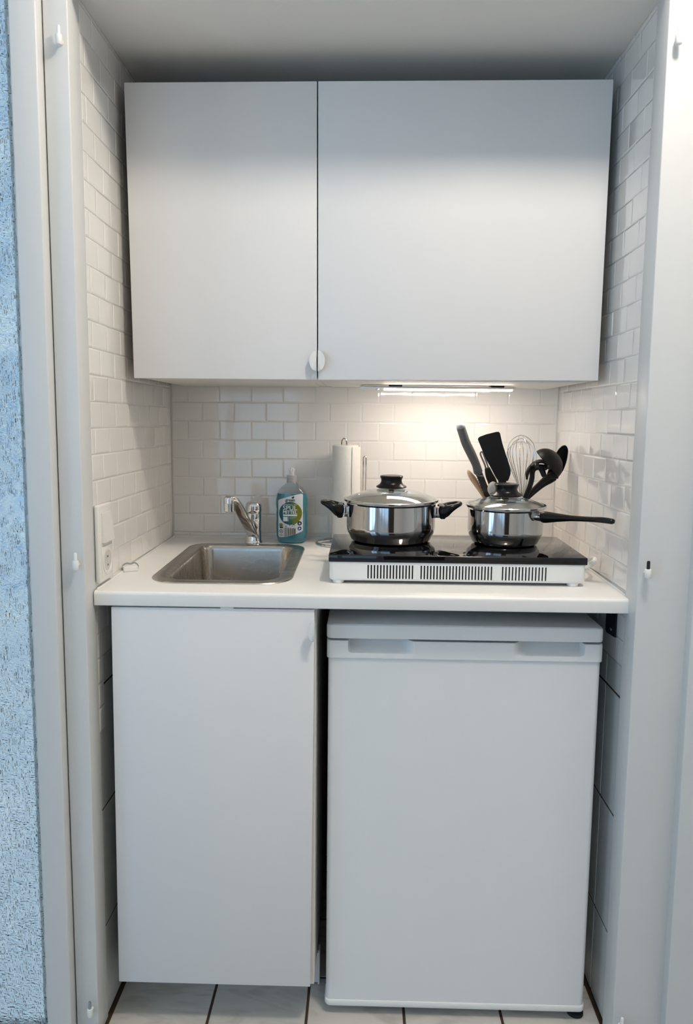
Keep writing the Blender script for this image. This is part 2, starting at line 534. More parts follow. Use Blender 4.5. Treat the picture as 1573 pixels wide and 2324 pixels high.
finish(bm, 'glazing_bead', principled('grey_green_bead', (.72, .76, .72), .5), d1)

# fixed panel right of the casing
bm = bmesh.new(); box(bm, 1.1265, 1.95, -.079, -.02, 0, 2.35, .003, 3)
d2 = struct(finish(bm, 'door_2', 'paint'), 'white door panel right of the niche')
bm = bmesh.new()
lathe(bm, [(0, .0022), (.004, .0021), (.0062, .0014), (.0068, 0)], 24, (0, 0, 0))
o = finish(bm, 'screw_cap', 'plastic', d2); o.rotation_euler = (pi / 2, 0, 0); o.location = (1.1485, -.079, .733)

# ------------------------------------------------------------------ the room behind the camera
RY = -3.45
bm = bmesh.new()
box(bm, -2.2, 2.6, -3.5, -.055, 2.95, 3.0)
struct(finish(bm, 'ceiling_room', 'ceilpaint'), 'ceiling of the room in front of the niche')
bm = bmesh.new()
box(bm, -2.2, 2.6, -.052, -.01, 2.35, 3.0)
box(bm, -2.2, -.95, -.052, -.01, 0, 2.35)
box(bm, 1.95, 2.6, -.052, -.01, 0, 2.35)
struct(finish(bm, 'wall_front', 'wallpaint'), 'white wall around the niche opening')
bm = bmesh.new()
box(bm, -2.25, -2.2, -3.5, -2.9, 0, 3); box(bm, -2.25, -2.2, -1.5, -.01, 0, 3); box(bm, -2.25, -2.2, -2.9, -1.5, 0, .3); box(bm, -2.25, -2.2, -2.9, -1.5, 2.5, 3)
struct(finish(bm, 'wall_room_left', 'wallpaint'))
bm = bmesh.new()
for y in (-2.9, -2.23, -1.56): box(bm, -2.24, -2.19, y, y + .06, .3, 2.5)
for z in (.3, 2.44): box(bm, -2.24, -2.19, -2.9, -1.5, z, z + .06)
struct(finish(bm, 'added_window', 'paint'))  # unseen window added for cool light and blue reflections from the left
bm = bmesh.new(); box(bm, 2.6, 2.65, -3.5, -.01, 0, 3)
struct(finish(bm, 'wall_room_right', 'wallpaint'))
WX0, WX1, WZ0, WZ1 = -1.75, .05, .35, 2.55
bm = bmesh.new()
box(bm, -2.2, WX0, -3.5, RY, 0, 3); box(bm, WX1, 2.6, -3.5, RY, 0, 3)
box(bm, WX0, WX1, -3.5, RY, 0, WZ0); box(bm, WX0, WX1, -3.5, RY, WZ1, 3)
struct(finish(bm, 'wall_rear', 'wallpaint'))
bm = bmesh.new()
for x in (WX0, WX0 + .58, WX0 + 1.17, WX1 - .06): box(bm, x, x + .06, -3.47, -3.43, WZ0, WZ1)
box(bm, WX0, WX1, -3.47, -3.43, WZ0, WZ0 + .06); box(bm, WX0, WX1, -3.47, -3.43, WZ1 - .06, WZ1)
struct(finish(bm, 'window_1', 'paint'), 'tall window behind the camera')
bm = bmesh.new(); box(bm, .10, .96, -3.45, -3.40, 0, 2.1, .004)
struct(finish(bm, 'reflection_board', 'brownboard'), 'dark brown board added behind the camera for its reflection')  # unseen board added to give the pots a dark reflection
LX, LY, LZ = 1.02, -.66, 2.93
cl = thing('pendant_lamp', 'plain pendant lamp hanging in the room before the niche', 'lamp', (LX, LY, 2.95))
bm = bmesh.new(); lathe(bm, [(0, 0), (.05, 0), (.048, -.02), (.006, -.03), (.004, -.04), (.004, -.15), (.05, -.16), (.05, -.17), (0, -.17)], 32); finish(bm, 'lamp_rod', 'plastic', cl)

# ------------------------------------------------------------------ worktop with the cut-out for the sink
SX0, SX1, SY0, SY1 = .0785, .376, .060, .506        # sink flange
wk = thing('worktop', 'white laminate worktop with rounded front edge across the niche', 'worktop', wt(0, 0), TILT)
bm = bmesh.new()
th, yb, yf, r = .0285, D - .0015, -.016, .007
hole = rrect(SX0 + .016, SX1 - .016, SY0 + .018, SY1 - .016, .045)
outer = [(.0015, yf + r), (W - .0015, yf + r), (W - .0015, yb), (.0015, yb)]
pts = outer + hole
tris = tessellate_polygon([[Vector((x, y, 0)) for x, y in outer], [Vector((x, y, 0)) for x, y in hole]])
for z in (0, -th):
    vs = [bm.verts.new((x, y, z)) for x, y in pts]
    for t in tris: bm.faces.new([vs[i] for i in t])
n = len(hole)
ht = [bm.verts.new((x, y, 0)) for x, y in hole]; hb = [bm.verts.new((x, y, -th)) for x, y in hole]
for i in range(n): bm.faces.new((ht[i], ht[(i + 1) % n], hb[(i + 1) % n], hb[i]))
prof = [(yf + r, 0)] + [(yf + r - r * sin(a * pi / 12), -r + r * cos(a * pi / 12)) for a in range(1, 7)] + \
       [(yf + .002 - .002 * cos(a * pi / 8), -th + .002 - .002 * sin(a * pi / 8)) for a in range(0, 5)] + [(yf + r, -th)]
rings(bm, [[(x, y, z) for y, z in prof] for x in (.0015, W - .0015)], closed=False, cap=False)
for x in (.0015, W - .0015):
    bm.faces.new([bm.verts.new((x, y, z)) for y, z in prof])
    bm.faces.new([bm.verts.new(p) for p in ((x, yf + r, 0), (x, yb, 0), (x, yb, -th), (x, yf + r, -th))])
bm.faces.new([bm.verts.new(p) for p in ((.0015, yb, 0), (W - .0015, yb, 0), (W - .0015, yb, -th), (.0015, yb, -th))])
finish(bm, 'top_board', 'worktop', wk)
bm = bmesh.new()
for (a, b) in (((.003, .003), (.003, yb)), ((W - .003, .012), (W - .003, yb)), ((.003, yb - .002), (W - .003, yb - .002))):
    k = [Vector((a[0], a[1], .0005)), Vector((b[0], b[1], .0005))]
    tube(bm, k, .0028, 8)
finish(bm, 'sealant_bead', 'plastic', wk)
bm = bmesh.new(); box(bm, .247, .273, -.0125, -.004, -.0375, -.0287, .001)
finish(bm, 'edge_clip', 'plastic', wk)

# ------------------------------------------------------------------ sink
sk = thing('sink', 'inset stainless steel sink bowl in the left of the worktop', 'sink', wt(0, 0), TILT)
def offs(d, ro, z, k=10):
    return [(x, y, z) for x, y in rrect(SX0 + d, SX1 - d, SY0 + d * .95, SY1 - d * .85, ro, k)]
bm = bmesh.new()
R4 = [.064, .066, .058, .050]
def off4(d, z, dr=None):
    return [(x, y, z) for x, y in rrect(SX0 + d, SX1 - d, SY0 + d * 1.15, SY1 - d * .85, [max(q - (d if dr is None else dr), .012) for q in R4], 10)]
fl = [off4(0, .0004), off4(.0012, .0022), off4(.004, .0031), off4(.024, .0022, .018), off4(.0285, .0008, .021)]
rings(bm, fl, True, False)
finish(bm, 'sink_rim', 'sink', sk)
bm = bmesh.new()
bw = [off4(.0285, .0008, .021), off4(.0315, -.0035, .022), off4(.0335, -.012, .022), off4(.0400, -.120, .024), off4(.0440, -.138, .026), off4(.052, -.148, .03), off4(.066, -.152, .036)]
rings(bm, bw, True, False)
bm.faces.new([bm.verts.new(p) for p in bw[-1]])
finish(bm, 'basin', 'sink', sk)
bm = bmesh.new()
lathe(bm, [(.0, -.1490), (.018, -.1492), (.022, -.1485), (.034, -.1500), (.038, -.1525)], 40, (.225, .27, 0))
finish(bm, 'drain', 'chrome', sk)

# ------------------------------------------------------------------ tap
fx, fy = .2345, .5325
fa = thing('mixer_tap', 'chrome single lever mixer tap behind the sink', 'tap', wt(fx, fy), TILT)
bm = bmesh.new()
lathe(bm, [(.0235, .0), (.0238, .003), (.0225, .0055), (.0208, .009), (.0203, .034), (.0200, .0345), (.0200, .036), (.0204, .0368), (.0206, .078), (.0200, .080), (.0, .0805)], 48)
finish(bm, 'tap_body', 'chrome', fa)
bm = bmesh.new()
lathe(bm, [(.0196, .0805), (.0212, .0825), (.0218, .088), (.0214, .098), (.0196, .1055), (.015, .110), (.008, .1118), (.0, .112)], 48)
# the lever points back towards the wall
tube(bm, smoothpath([(.000, .004, .1095), (.003, .020, .1125), (.006, .038, .1175), (.007, .047, .1190)], 5), [(.0085, .0036)] * 16, 12)
finish(bm, 'lever', 'chrome', fa)
bm = bmesh.new()
sp = smoothpath([(.0015, -.010, .016), (-.0035, -.030, .036), (-.0125, -.062, .068), (-.0215, -.094, .100), (-.0285, -.117, .122), (-.0345, -.130, .1315), (-.0398, -.138, .1320)], 6)
hw = smoothvals([.0140, .0145, .0145, .0143, .0140, .0136, .0125], 6); hh = smoothvals([.0055, .0052, .0050, .0050, .0056, .0075, .0085], 6)
tube(bm, sp, list(zip(hw, hh)), 32, sq=4.5)
finish(bm, 'spout', 'chrome', fa)
bm = bmesh.new()
lathe(bm, [(0, .1405), (.0075, .1398), (.0115, .137), (.0132, .1315), (.0132, .1235), (.0128, .1230), (.0128, .1222), (.0133, .1216), (.0130, .1030), (.0118, .1015), (.010, .1015), (.0098, .106), (0, .106)], 40, (-.0398, -.1385, 0))
finish(bm, 'aerator_head', 'chrome', fa)

# ------------------------------------------------------------------ washing-up liquid
bxc, byc = .3335, .5480
bo = thing('soap_bottle', 'teal washing-up liquid bottle with grey cap beside the tap', 'bottle', wt(bxc, byc), TILT)
# (height, half width, half depth)
BP = [(.0, .030, .020), (.002, .0335, .023), (.006, .0375, .0255), (.014, .0405, .027), (.030, .0418, .0275), (.055, .0420, .0275), (.066, .0410, .027),
      (.0725, .0422, .0275), (.083, .0418, .0272), (.090, .0410, .027), (.098, .0422, .0275), (.108, .0425, .0275), (.118, .0418, .027), (.126, .0402, .026),
      (.134, .0372, .0245), (.141, .0330, .0225), (.147, .0280, .0200), (.152, .0225, .0175), (.156, .0165, .0150), (.1585, .0138, .0135), (.161, .0130, .0130)]
NEXP = 2.5
def bw_at(z):
    for (a, wa, da), (b, wb, db) in zip(BP, BP[1:]):
        if a <= z <= b:
            t = (z - a) / (b - a); return wa + (wb - wa) * t, da + (db - da) * t
    return BP[-1][1:]
def bring(z, s=0.0, n=56):
    w, d = bw_at(z); w -= s; d -= s
    out = []
    for k in range(n):
        a = 2 * pi * k / n
        ca, sa = cos(a), sin(a)
        out.append((w * math.copysign(abs(ca) ** (2 / NEXP), ca), d * math.copysign(abs(sa) ** (2 / NEXP), sa), z))
    return out
def bsurf(x, z, off=.0003):
    w, d = bw_at(max(min(z, .16), .001))
    q = max(0, 1 - (min(abs(x) / w, .999)) ** NEXP) ** (1 / NEXP)
    return Vector((x, -(d * q) - off, z))
LV = .1315
zs = [z for z, _, _ in BP]
bm = bmesh.new(); rings(bm, [bring(max(z, .0012), .0012) for z in zs if z < LV] + [bring(LV, .0012)])
finish(bm, 'liquid', 'liquid', bo)
bm = bmesh.new(); rings(bm, [bring(z) for z in zs])
finish(bm, 'bottle_shell', 'clearplastic', bo)
bm = bmesh.new()
lathe(bm, [(.0132, .1600), (.0137, .1608), (.0137, .1665), (.0131, .167), (.0131, .1695), (.0135, .170), (.0135, .1745), (.0127, .1752), (.0127, .1768), (.0131, .1772), (.0128, .1785), (0, .1788)], 40)
finish(bm, 'cap', 'greyplastic', bo)
bm = bmesh.new()
def star(r0, r1, z):
    return [((r0 if k % 2 == 0 else r1) * cos(pi * k / 10 + .15), (r0 if k % 2 == 0 else r1) * sin(pi * k / 10 + .15), z) for k in range(20)]
rings(bm, [star(.0062, .0060, .1786), star(.0064, .0060, .184), star(.0070, .0058, .189), star(.0088, .0062, .1925), star(.0086, .0060, .194), star(.0050, .0042, .1965), star(.0040, .0036, .1982)])
finish(bm, 'nozzle', 'plastic', bo)
# front label; lab() turns a place on the printed sheet into a place on the bottle
LS = 1 / (16.6 * 872.0)
def lab(cx, cy): return (cx - 730) * LS, .0005 + (2062 - cy) * LS
def interp(t, xs):
    for (a, va), (b, vb) in zip(xs, xs[1:]):
        if a <= t <= b: return va + (vb - va) * (t - a) / (b - a)
    return xs[-1][1]
TOP = [(245, 460), (252, 420), (270, 392), (300, 375), (420, 330), (600, 275), (800, 218), (1000, 172), (1100, 155), (1140, 158), (1165, 172), (1180, 205)]
BOT = [(245, 1740), (252, 1780), (270, 1805), (300, 1815), (470, 1806), (640, 1772), (900, 1690), (1130, 1592), (1165, 1572), (1180, 1540)]
bm = bmesh.new()
NX, NZ = 48, 30
g = []
for i in range(NX + 1):
    cx = 245 + (1180 - 245) * (.5 - .5 * cos(pi * i / NX))
    t, b = interp(cx, TOP), interp(cx, BOT)
    g.append([bm.verts.new(bsurf(*lab(cx, t + (b - t) * j / NZ), .0004)) for j in range(NZ + 1)])
for i in range(NX):
    for j in range(NZ): bm.faces.new((g[i][j], g[i + 1][j], g[i + 1][j + 1], g[i][j + 1]))
lb = finish(bm, 'label', 'labelwhite', bo)
def disc(name, cx, cy, r, mat, off, n=40, rr=8, r0=0.0):
    bm = bmesh.new(); prev = None
    for k in range(rr + 1):
        q = r0 + (r - r0) * k / rr
        ring = [bm.verts.new(bsurf(*lab(cx + q * cos(2 * pi * a / n), cy + q * sin(2 * pi * a / n)), off)) for a in range(n)]
        if prev:
            for a in range(n): bm.faces.new((prev[a], prev[(a + 1) % n], ring[(a + 1) % n], ring[a]))
        prev = ring
    return finish(bm, name, mat, lb)
def patch(bm, poly, off):
    if len(poly) == 4 and abs(poly[0][0] - poly[1][0]) > 60:          # wide strips follow the curve of the bottle
        (xa, ya), (xb, _), _, (_, yc) = poly
        k = 16
        top = [bm.verts.new(bsurf(*lab(xa + (xb - xa) * i / k, ya), off)) for i in range(k + 1)]
        bot = [bm.verts.new(bsurf(*lab(xa + (xb - xa) * i / k, yc), off)) for i in range(k + 1)]
        for i in range(k): bm.faces.new((top[i], top[i + 1], bot[i + 1], bot[i]))
        return
    bm.faces.new([bm.verts.new(bsurf(*lab(x, y), off)) for x, y in poly])
disc('round_print', 715, 895, 436, 'circleink', .0007)
def lettering(name, s, cx0, cx1, cy_base, height, mat, off, bold=0.0, shear=0.0, thick=0):
    cu = bpy.data.curves.new(name, 'FONT'); cu.body = s; cu.size = 1; cu.offset = bold; cu.shear = shear; cu.resolution_u = 4
    ob = bpy.data.objects.new(name + '_tmp', cu); COL.objects.link(ob)
    dg = bpy.context.evaluated_depsgraph_get()
    me = bpy.data.meshes.new_from_object(ob.evaluated_get(dg))
    bpy.data.objects.remove(ob); bpy.data.curves.remove(cu)
    xs = [v.co.x for v in me.vertices]; ys = [v.co.y for v in me.vertices]
    x0, x1 = min(xs), max(xs); yh = height[1]
    for v in me.vertices:
        px = cx0 + (cx1 - cx0) * (v.co.x - x0) / (x1 - x0)
        py = cy_base - v.co.y * height[0] / yh
        v.co = bsurf(*lab(px, py), off)
    if thick:                                          # heavier strokes: the same letters again, a hair to the side
        b2 = bmesh.new(); b2.from_mesh(me)
        r = bmesh.ops.duplicate(b2, geom=b2.verts[:] + b2.edges[:] + b2.faces[:])
        for v in r['geom']:
            if isinstance(v, bmesh.types.BMVert): v.co.x += thick * LS
        b2.to_mesh(me); b2.free()
    me.materials.clear(); me.materials.append(M[mat])
    o = bpy.data.objects.new(name, me); COL.objects.link(o); o.parent = lb
    return o
lettering('lettering', 'SPÜL', 432, 968, 768, (172, .70), 'inkwhite', .0012, .010)
lettering('lettering', 'MITTEL', 432, 959, 912, (132, .70), 'inkwhite', .0012, 0.0, thick=9)
lettering('lettering', 'green', 520, 885, 440, (88, .52), 'inkgreen', .0011, .02)
lettering('lettering', '500ml', 285, 430, 1755, (52, .70), 'inkgrey', .0011, .02)
for q in ((432, 935, 968, 995), (440, 1022, 612, 1195), (636, 1015, 646, 1200), (440, 548, 705, 562), (850, 555, 968, 570)):
    bm = bmesh.new(); patch(bm, [(q[0], q[1]), (q[2], q[1]), (q[2], q[3]), (q[0], q[3])], .0011)
    finish(bm, 'print_panel', 'inkwhite', lb, smooth=False)
bm = bmesh.new()
for y, a, b in ((1038, 675, 940), (1070, 675, 885), (1102, 675, 805)): patch(bm, [(a, y - 9), (b, y - 9), (b, y + 9), (a, y + 9)], .0011)
finish(bm, 'print_lines', 'inkpale', lb, smooth=False)
bm = bmesh.new()
patch(bm, [(765, 325), (770, 285), (800, 258), (862, 245), (852, 300), (825, 328), (790, 333)], .0011)
finish(bm, 'logo_leaf', 'inkgreen', lb, smooth=False)
bm = bmesh.new()
patch(bm, [(610, 468), (830, 468), (830, 492), (610, 492)], .0011)
finish(bm, 'logo_bar', 'inkgreen', lb, smooth=False)
rnd = random.Random(3)
for (x, y, s, a) in ((505, 1255, 26, .6), (610, 1290, 26, -.7), (690, 1340, 32, -.6), (770, 1200, 22, 1.0), (745, 1270, 34, .8), (795, 1300, 20, .4), (850, 1325, 38, -.4), (555, 1385, 32, .6), (785, 1370, 28, -.3),
                     (495, 1330, 16, .2), (725, 1437, 16, .5), (880, 1410, 15, -.3), (620, 1240, 14, .3), (900, 1262, 16, -.2), (660, 1425, 12, .5), (470, 1402, 11, 1)):
    bm = bmesh.new()
    patch(bm, [(x + s * (cos(t) * cos(a) + .45 * sin(t) * sin(a)), y + s * (-cos(t) * sin(a) + .45 * sin(t) * cos(a))) for t in [2 * pi * k / 10 for k in range(10)]], .0012)
    finish(bm, 'leaf_print', 'inkgreen', lb, smooth=False)
bm = bmesh.new(); bm2 = bmesh.new()
x = 468
while x < 925:
    wd = rnd.choice((8, 12, 18, 26)); top = 1440 + rnd.uniform(-25, 25)
    bt = interp(x + wd / 2, BOT) - 12
    patch(bm if rnd.random() < .62 else bm2, [(x, top), (x + wd, top), (x + wd, bt), (x, bt)], .0010)
    x += wd + rnd.choice((4, 9, 14))
finish(bm, 'stripe_print', principled('sage_ink', (.30, .31, .22), .5), lb, smooth=False)
finish(bm2, 'stripe_print', principled('brown_ink', (.11, .08, .03), .5), lb, smooth=False)
disc('round_badge', 355, 1350, 78, 'inkolive', .0011, rr=2); disc('badge_core', 355, 1350, 50, 'inkpale', .0014, rr=2)
disc('badge_core', 355, 1355, 26, 'inkgreen', .0016, rr=2)
bm = bmesh.new(); patch(bm, [(300, 1415), (432, 1415), (432, 1465), (300, 1465)], .0012); finish(bm, 'badge_ribbon', 'inkgreen', lb, smooth=False)
disc('round_badge', 355, 1585, 80, 'inkgrey', .0011, rr=2, r0=55); disc('badge_core', 355, 1585, 28, 'inkgrey', .0011, rr=2)
disc('round_badge', 1062, 1272, 82, 'inknavy', .0011, rr=2); disc('badge_core', 1062, 1272, 46, 'inkgrey', .0014, rr=2); disc('badge_core', 1062, 1280, 22, 'inkwhite', .0016, rr=2)
disc('round_badge', 1060, 1468, 74, 'inkblue', .0011, rr=2)
bm = bmesh.new(); patch(bm, [(1030, 1435), (1065, 1435), (1075, 1460), (1110, 1455), (1100, 1480), (1070, 1478), (1062, 1510), (1028, 1500)], .0015); finish(bm, 'badge_core', 'inkwhite', lb, smooth=False)

# ------------------------------------------------------------------ paper towel and its holder
tx, ty = .4700, .5400
th_ = thing('paper_towel_holder', 'chrome wire paper towel holder standing behind the hob', 'paper towel holder', wt(tx, ty), TILT)
bm = bmesh.new()
tube(bm, [(.0685 * cos(2 * pi * k / 48), .0685 * sin(2 * pi * k / 48), .0030) for k in range(48)], .0029, 10, closed=True)
tube(bm, [(-.0685, .0, .0030), (-.03, .012, .006), (0, .018, .010)], .0024, 8)
tube(bm, [(.0685, .0, .0030), (.03, .012, .006), (0, .018, .010)], .0024, 8)
finish(bm, 'base_ring', 'chrome', th_)
bm = bmesh.new()
z1 = .262
lp = [(-.0065, .018, .008), (-.0065, .018, z1)] + [(-.0065 * cos(a * pi / 8), .018, z1 + .0140 * sin(a * pi / 8)) for a in range(1, 8)] + [(.0065, .018, z1), (.0065, .018, .008)]
tube(bm, lp, .0022, 10, up=Vector((0, 1, 0)))
finish(bm, 'centre_rod', 'chrome', th_)
bm = bmesh.new()
z1 = .224
lp = [(.0505, .030, .003), (.0505, .030, z1)] + [(.0540 - .0035 * cos(a * pi / 8), .030, z1 + .0050 * sin(a * pi / 8)) for a in range(1, 8)] + [(.0575, .030, z1), (.0575, .030, .003)]
tube(bm, lp, .0017, 10, up=Vector((0, 1, 0)))
finish(bm, 'side_arm', 'chrome', th_)
pr_ = thing('paper_towel_roll', 'white embossed paper towel roll on its chrome holder', 'paper towel', wt(tx + .0015, ty + .018), TILT)
bm = bmesh.new()
R0, HB, HT = .0325, .012, .2585
def spiral(z, grow=0):
    out = []
    for k in range(72):
        a = 2 * pi * k / 72
        r = R0 + grow + .0006 * sin(5 * a + 1) + .0030 * max(0, cos(a - .15)) ** 2
        out.append((r * cos(a), r * sin(a), z))
    return out
inner = lambda z: [(.0088 * cos(2 * pi * k / 72), .0088 * sin(2 * pi * k / 72), z) for k in range(72)]
rings(bm, [inner(HB), spiral(HB, -.0012), spiral(HB + .0015), spiral(HT - .003), spiral(HT - .0008, -.0008), spiral(HT, -.0025), inner(HT - .001), inner(HB)], True, False)
finish(bm, 'paper_roll', 'paper', pr_, angle=50)
bm = bmesh.new()                                       # loose outer sheet standing off to the right
arc = [(R0 + .0030 + .0065 * max(0, sin((a + 60) * pi / 190)), a) for a in range(-55, 76, 5)]
pa = [(q * cos(radians(a)), q * sin(radians(a))) for q, a in arc]
rings(bm, [[(x, y, z) for x, y in pa] + [(x * .955, y * .955, z) for x, y in pa[::-1]] for z in (HB, .06, .12, .19, HT - .006, HT - .004)], True, True)
finish(bm, 'loose_sheet', 'paper', pr_, angle=50)

# ------------------------------------------------------------------ hob
HX0, HX1, HY0, HY1 = .4545, .9765, .0790, .3300
hb_ = thing('induction_hob', 'portable twin hob with black glass top and white slotted body', 'hob', wt(0, 0), TILT)
HTOP = .0605
bm = bmesh.new()
box(bm, HX0 - .0015, HX1 + .0015, HY0 - .002, HY1 + .002, HTOP - .0150, HTOP, .0018, 3)
finish(bm, 'glass_top', 'blackglass', hb_)
bm = bmesh.new()
zb0, zb1 = .0058, HTOP - .0150
# front plate with real slots
slots = []
for a, b, nn in ((.5325, .6260, 15), (.6408, .7865, 23), (.8062, .8965, 14)):
    for k in range(nn):
        c = a + .0015 + (b - a - .003) * k / (nn - 1); slots.append((c - .00145, c + .00145))
sz0, sz1 = .0108, .0400
xs = [HX0 + .010] + [v for s in slots for v in s] + [HX1 - .010]
yF = HY0
def q4(a): bm.faces.new([bm.verts.new(p) for p in a])
for i in range(len(xs) - 1):
    x0, x1 = xs[i], xs[i + 1]
    if i % 2 == 0:
        q4([(x0, yF, zb0 + .006), (x1, yF, zb0 + .006), (x1, yF, zb1), (x0, yF, zb1)])
    else:
        q4([(x0, yF, zb0 + .006), (x1, yF, zb0 + .006), (x1, yF, sz0), (x0, yF, sz0)])
        q4([(x0, yF, sz1), (x1, yF, sz1), (x1, yF, zb1), (x0, yF, zb1)])
        dd = .0035
        q4([(x0, yF, sz0), (x0, yF + dd, sz0), (x0, yF + dd, sz1), (x0, yF, sz1)])
        q4([(x1, yF, sz0), (x1, yF + dd, sz0), (x1, yF + dd, sz1), (x1, yF, sz1)])
        q4([(x0, yF, sz0), (x1, yF, sz0), (x1, yF + dd, sz0), (x0, yF + dd, sz0)])
        q4([(x0, yF, sz1), (x1, yF, sz1), (x1, yF + dd, sz1), (x0, yF + dd, sz1)])
# rounded shell: lower front edge, corners, sides
def hring(d, z): return [(x, y, z) for x, y in rrect(HX0 + d, HX1 - d, HY0 + d, HY1 - d, max(.010 - d * .3, .004), 6)]
loops = [hring(0, zb1), hring(0, zb0 + .006), hring(.0008, zb0 + .0035), hring(.0030, zb0 + .001), hring(.007, zb0)]
vr = [[bm.verts.new(p) for p in l] for l in loops]
n = len(vr[0])
for li in range(4):
    for i in range(n):
        j = (i + 1) % n
        p, q = vr[li][i].co, vr[li][j].co
        if li == 0 and abs(p.y - HY0) < 1e-6 and abs(q.y - HY0) < 1e-6 and abs(p.x - q.x) > .1: continue
        bm.faces.new((vr[li][i], vr[li][j], vr[li + 1][j], vr[li + 1][i]))
bm.faces.new(vr[-1])
finish(bm, 'hob_body', 'plastic', hb_)
bm = bmesh.new(); box(bm, HX0 + .02, HX1 - .02, HY0 + .0036, HY0 + .01, zb0 + .004, zb1 - .001)
finish(bm, 'slot_shade_sheet', 'dark', hb_)  # black sheet behind the slots, their shade put into its colour
for x in (HX0 + .0185, HX1 - .023):
    for y in (HY0 + .014, HY1 - .014):
        bm = bmesh.new(); lathe(bm, [(0, .0), (.0105, .0), (.0118, .0015), (.0118, .0075), (0, .008)], 28, (x, y, 0)); finish(bm, 'foot', 'plastic', hb_)
bm = bmesh.new()
tube(bm, smoothpath([(HX1 - .001, .118, .0300), (HX1 + .010, .122, .0335), (HX1 + .022, .130, .0375), (HX1 + .034, .144, .0410), (HX1 + .042, .168, .0420), (HX1 + .045, .205, .034), (HX1 + .044, .26, .014), (HX1 + .040, .33, .005), (HX1 + .02, .42, .0042), (HX1 - .05, .50, .0042), (HX1 - .12, .545, .0042)], 6),
     smoothvals([.0075, .007, .006, .0052, .0042, .0036, .0036, .0036, .0036, .0036, .0036], 6), 10)
finish(bm, 'power_cord', 'plastic', hb_)

# ------------------------------------------------------------------ pots
def pot_body(bm, r, h, rb):
    t = .0012
    lathe(bm, [(0, .0), (rb * .96, .0), (rb, .0012), (rb + .004, .0035), (r - .0065, .012), (r - .0045, .0155), (r - .0028, .0190), (r - .0010, .0240), (r - .0002, .0290), (r, .0330), (r, .0370), (r, h - .0080), (r, h - .0055), (r, h - .004),
               (r + .0018, h - .002), (r + .0032, h - .0006), (r + .0026, h + .0004)], 96)
    lathe(bm, [(r + .0026, h + .0004), (r - t, h - .0012), (r - t, h - .004), (r - t, .034), (r - t, .030), (r - .003, .021), (r - .009, .010), (rb - .002, .005), (0, .005)], 96, mi=1)
def knob(bm, z, s=1.0):
    pr = [(0, -.002), (.012, -.002), (.030, .0), (.0335, .0012), (.0338, .0032), (.0320, .0048), (.0268, .0078), (.0238, .0120), (.0228, .0160), (.0236, .0205), (.0252, .0238),
          (.0255, .0258), (.0240, .0275), (.0205, .0282), (.012, .0284), (0, .0284)]
    lathe(bm, [(r * s, z + q) for r, q in pr], 56)
def dome_prof(r, z0, hgt, n=14):
    out = []
    for k in range(n + 1):
        q = 1 - k / n
        out.append((q * r if k < n else .001, z0 + hgt * (1 - q ** 2.1)))
    return out
def lid(t, r, hgt, ks):
    bm = bmesh.new()
    lathe(bm, [(r - .0085, .0002), (r - .001, .0003), (r + .0006, .0012), (r + .0008, .0042), (r - .0002, .0056), (r - .0035, .0060), (r - .0060, .0056), (r - .0070, .0040), (r - .0085, .0002)], 96)
    finish(bm, 'lid_rim', 'steel', t)
    bm = bmesh.new(); p = dome_prof(r - .004, .0055, hgt)
    lathe(bm, p + [(q, z - .0028) for q, z in p[::-1]], 80)
    finish(bm, 'glass_dome', 'lidglass', t)
    bm = bmesh.new(); knob(bm, .0055 + hgt + .0005, ks); finish(bm, 'lid_knob', 'bakelite', t)
    bm = bmesh.new(); lathe(bm, [(0, -.012), (.005, -.0115), (.007, -.006), (.0045, -.003), (.0045, .002)], 20, (0, 0, .0055 + hgt)); finish(bm, 'knob_screw', 'steel', t)
    bm = bmesh.new(); lathe(bm, [(.0045, -.002), (.0045, .001), (.003, .0016), (0, .0017)], 20, (.0185 + .012, -.030, .0055 + hgt * (1 - (.045 / (r - .004)) ** 2.1)))
    finish(bm, 'steam_vent', 'steel', t)

HR = .0605
def onhob(x, y): return (x, y, ZT + SL * y + HTOP)
pc = (.5852, .2650)
po = thing('casserole_pot', 'wide stainless casserole pot with two black side handles on the hob', 'pot', onhob(*pc), TILT)
PH, PR = .0885, .1003
bm = bmesh.new(); pot_body(bm, PR, PH, .0860); finish(bm, 'pot_body', ['pot', 'innersteel'], po)
for s in (-1, 1):
    bm = bmesh.new()
    # bakelite loop: two prongs leave the bracket and meet at the tip
    loop = [(s * .1120, -.019, .0665), (s * .120, -.022, .0690), (s * .132, -.025, .0760), (s * .146, -.020, .0820), (s * .1540, -.008, .0843)]
    loop = loop + [(x, -y, z) for x, y, z in loop[::-1]]
    rz_ = [.0145, .0135, .0090, .0056, .0048]; ry_ = [.0080, .0072, .0066, .0058, .0052]
    path = smoothpath(loop, 5)
    rr = list(zip(smoothvals(ry_ + ry_[::-1], 5), smoothvals(rz_ + rz_[::-1], 5)))
    tube(bm, path, rr, 14)
    box(bm, min(s * .1085, s * .1215), max(s * .1085, s * .1215), -.026, .026, .0515, .0815, .0035, 3)
    hd = finish(bm, 'side_handle', 'bakelite', po)
    bm = bmesh.new()
    box(bm, min(s * (PR - .004), s * .1095), max(s * (PR - .004), s * .1095), -.021, .021, .0535, .0775, .0015, 2)
    finish(bm, 'handle_bracket', 'steel', hd)
li = thing('pot_lid', 'larger glass lid with black knob on the wide casserole', 'lid', (pc[0], pc[1] - .0195 * PH, onhob(*pc)[2] + PH + .0008), TILT)
lid(li, .1062, .0232, 1.02)

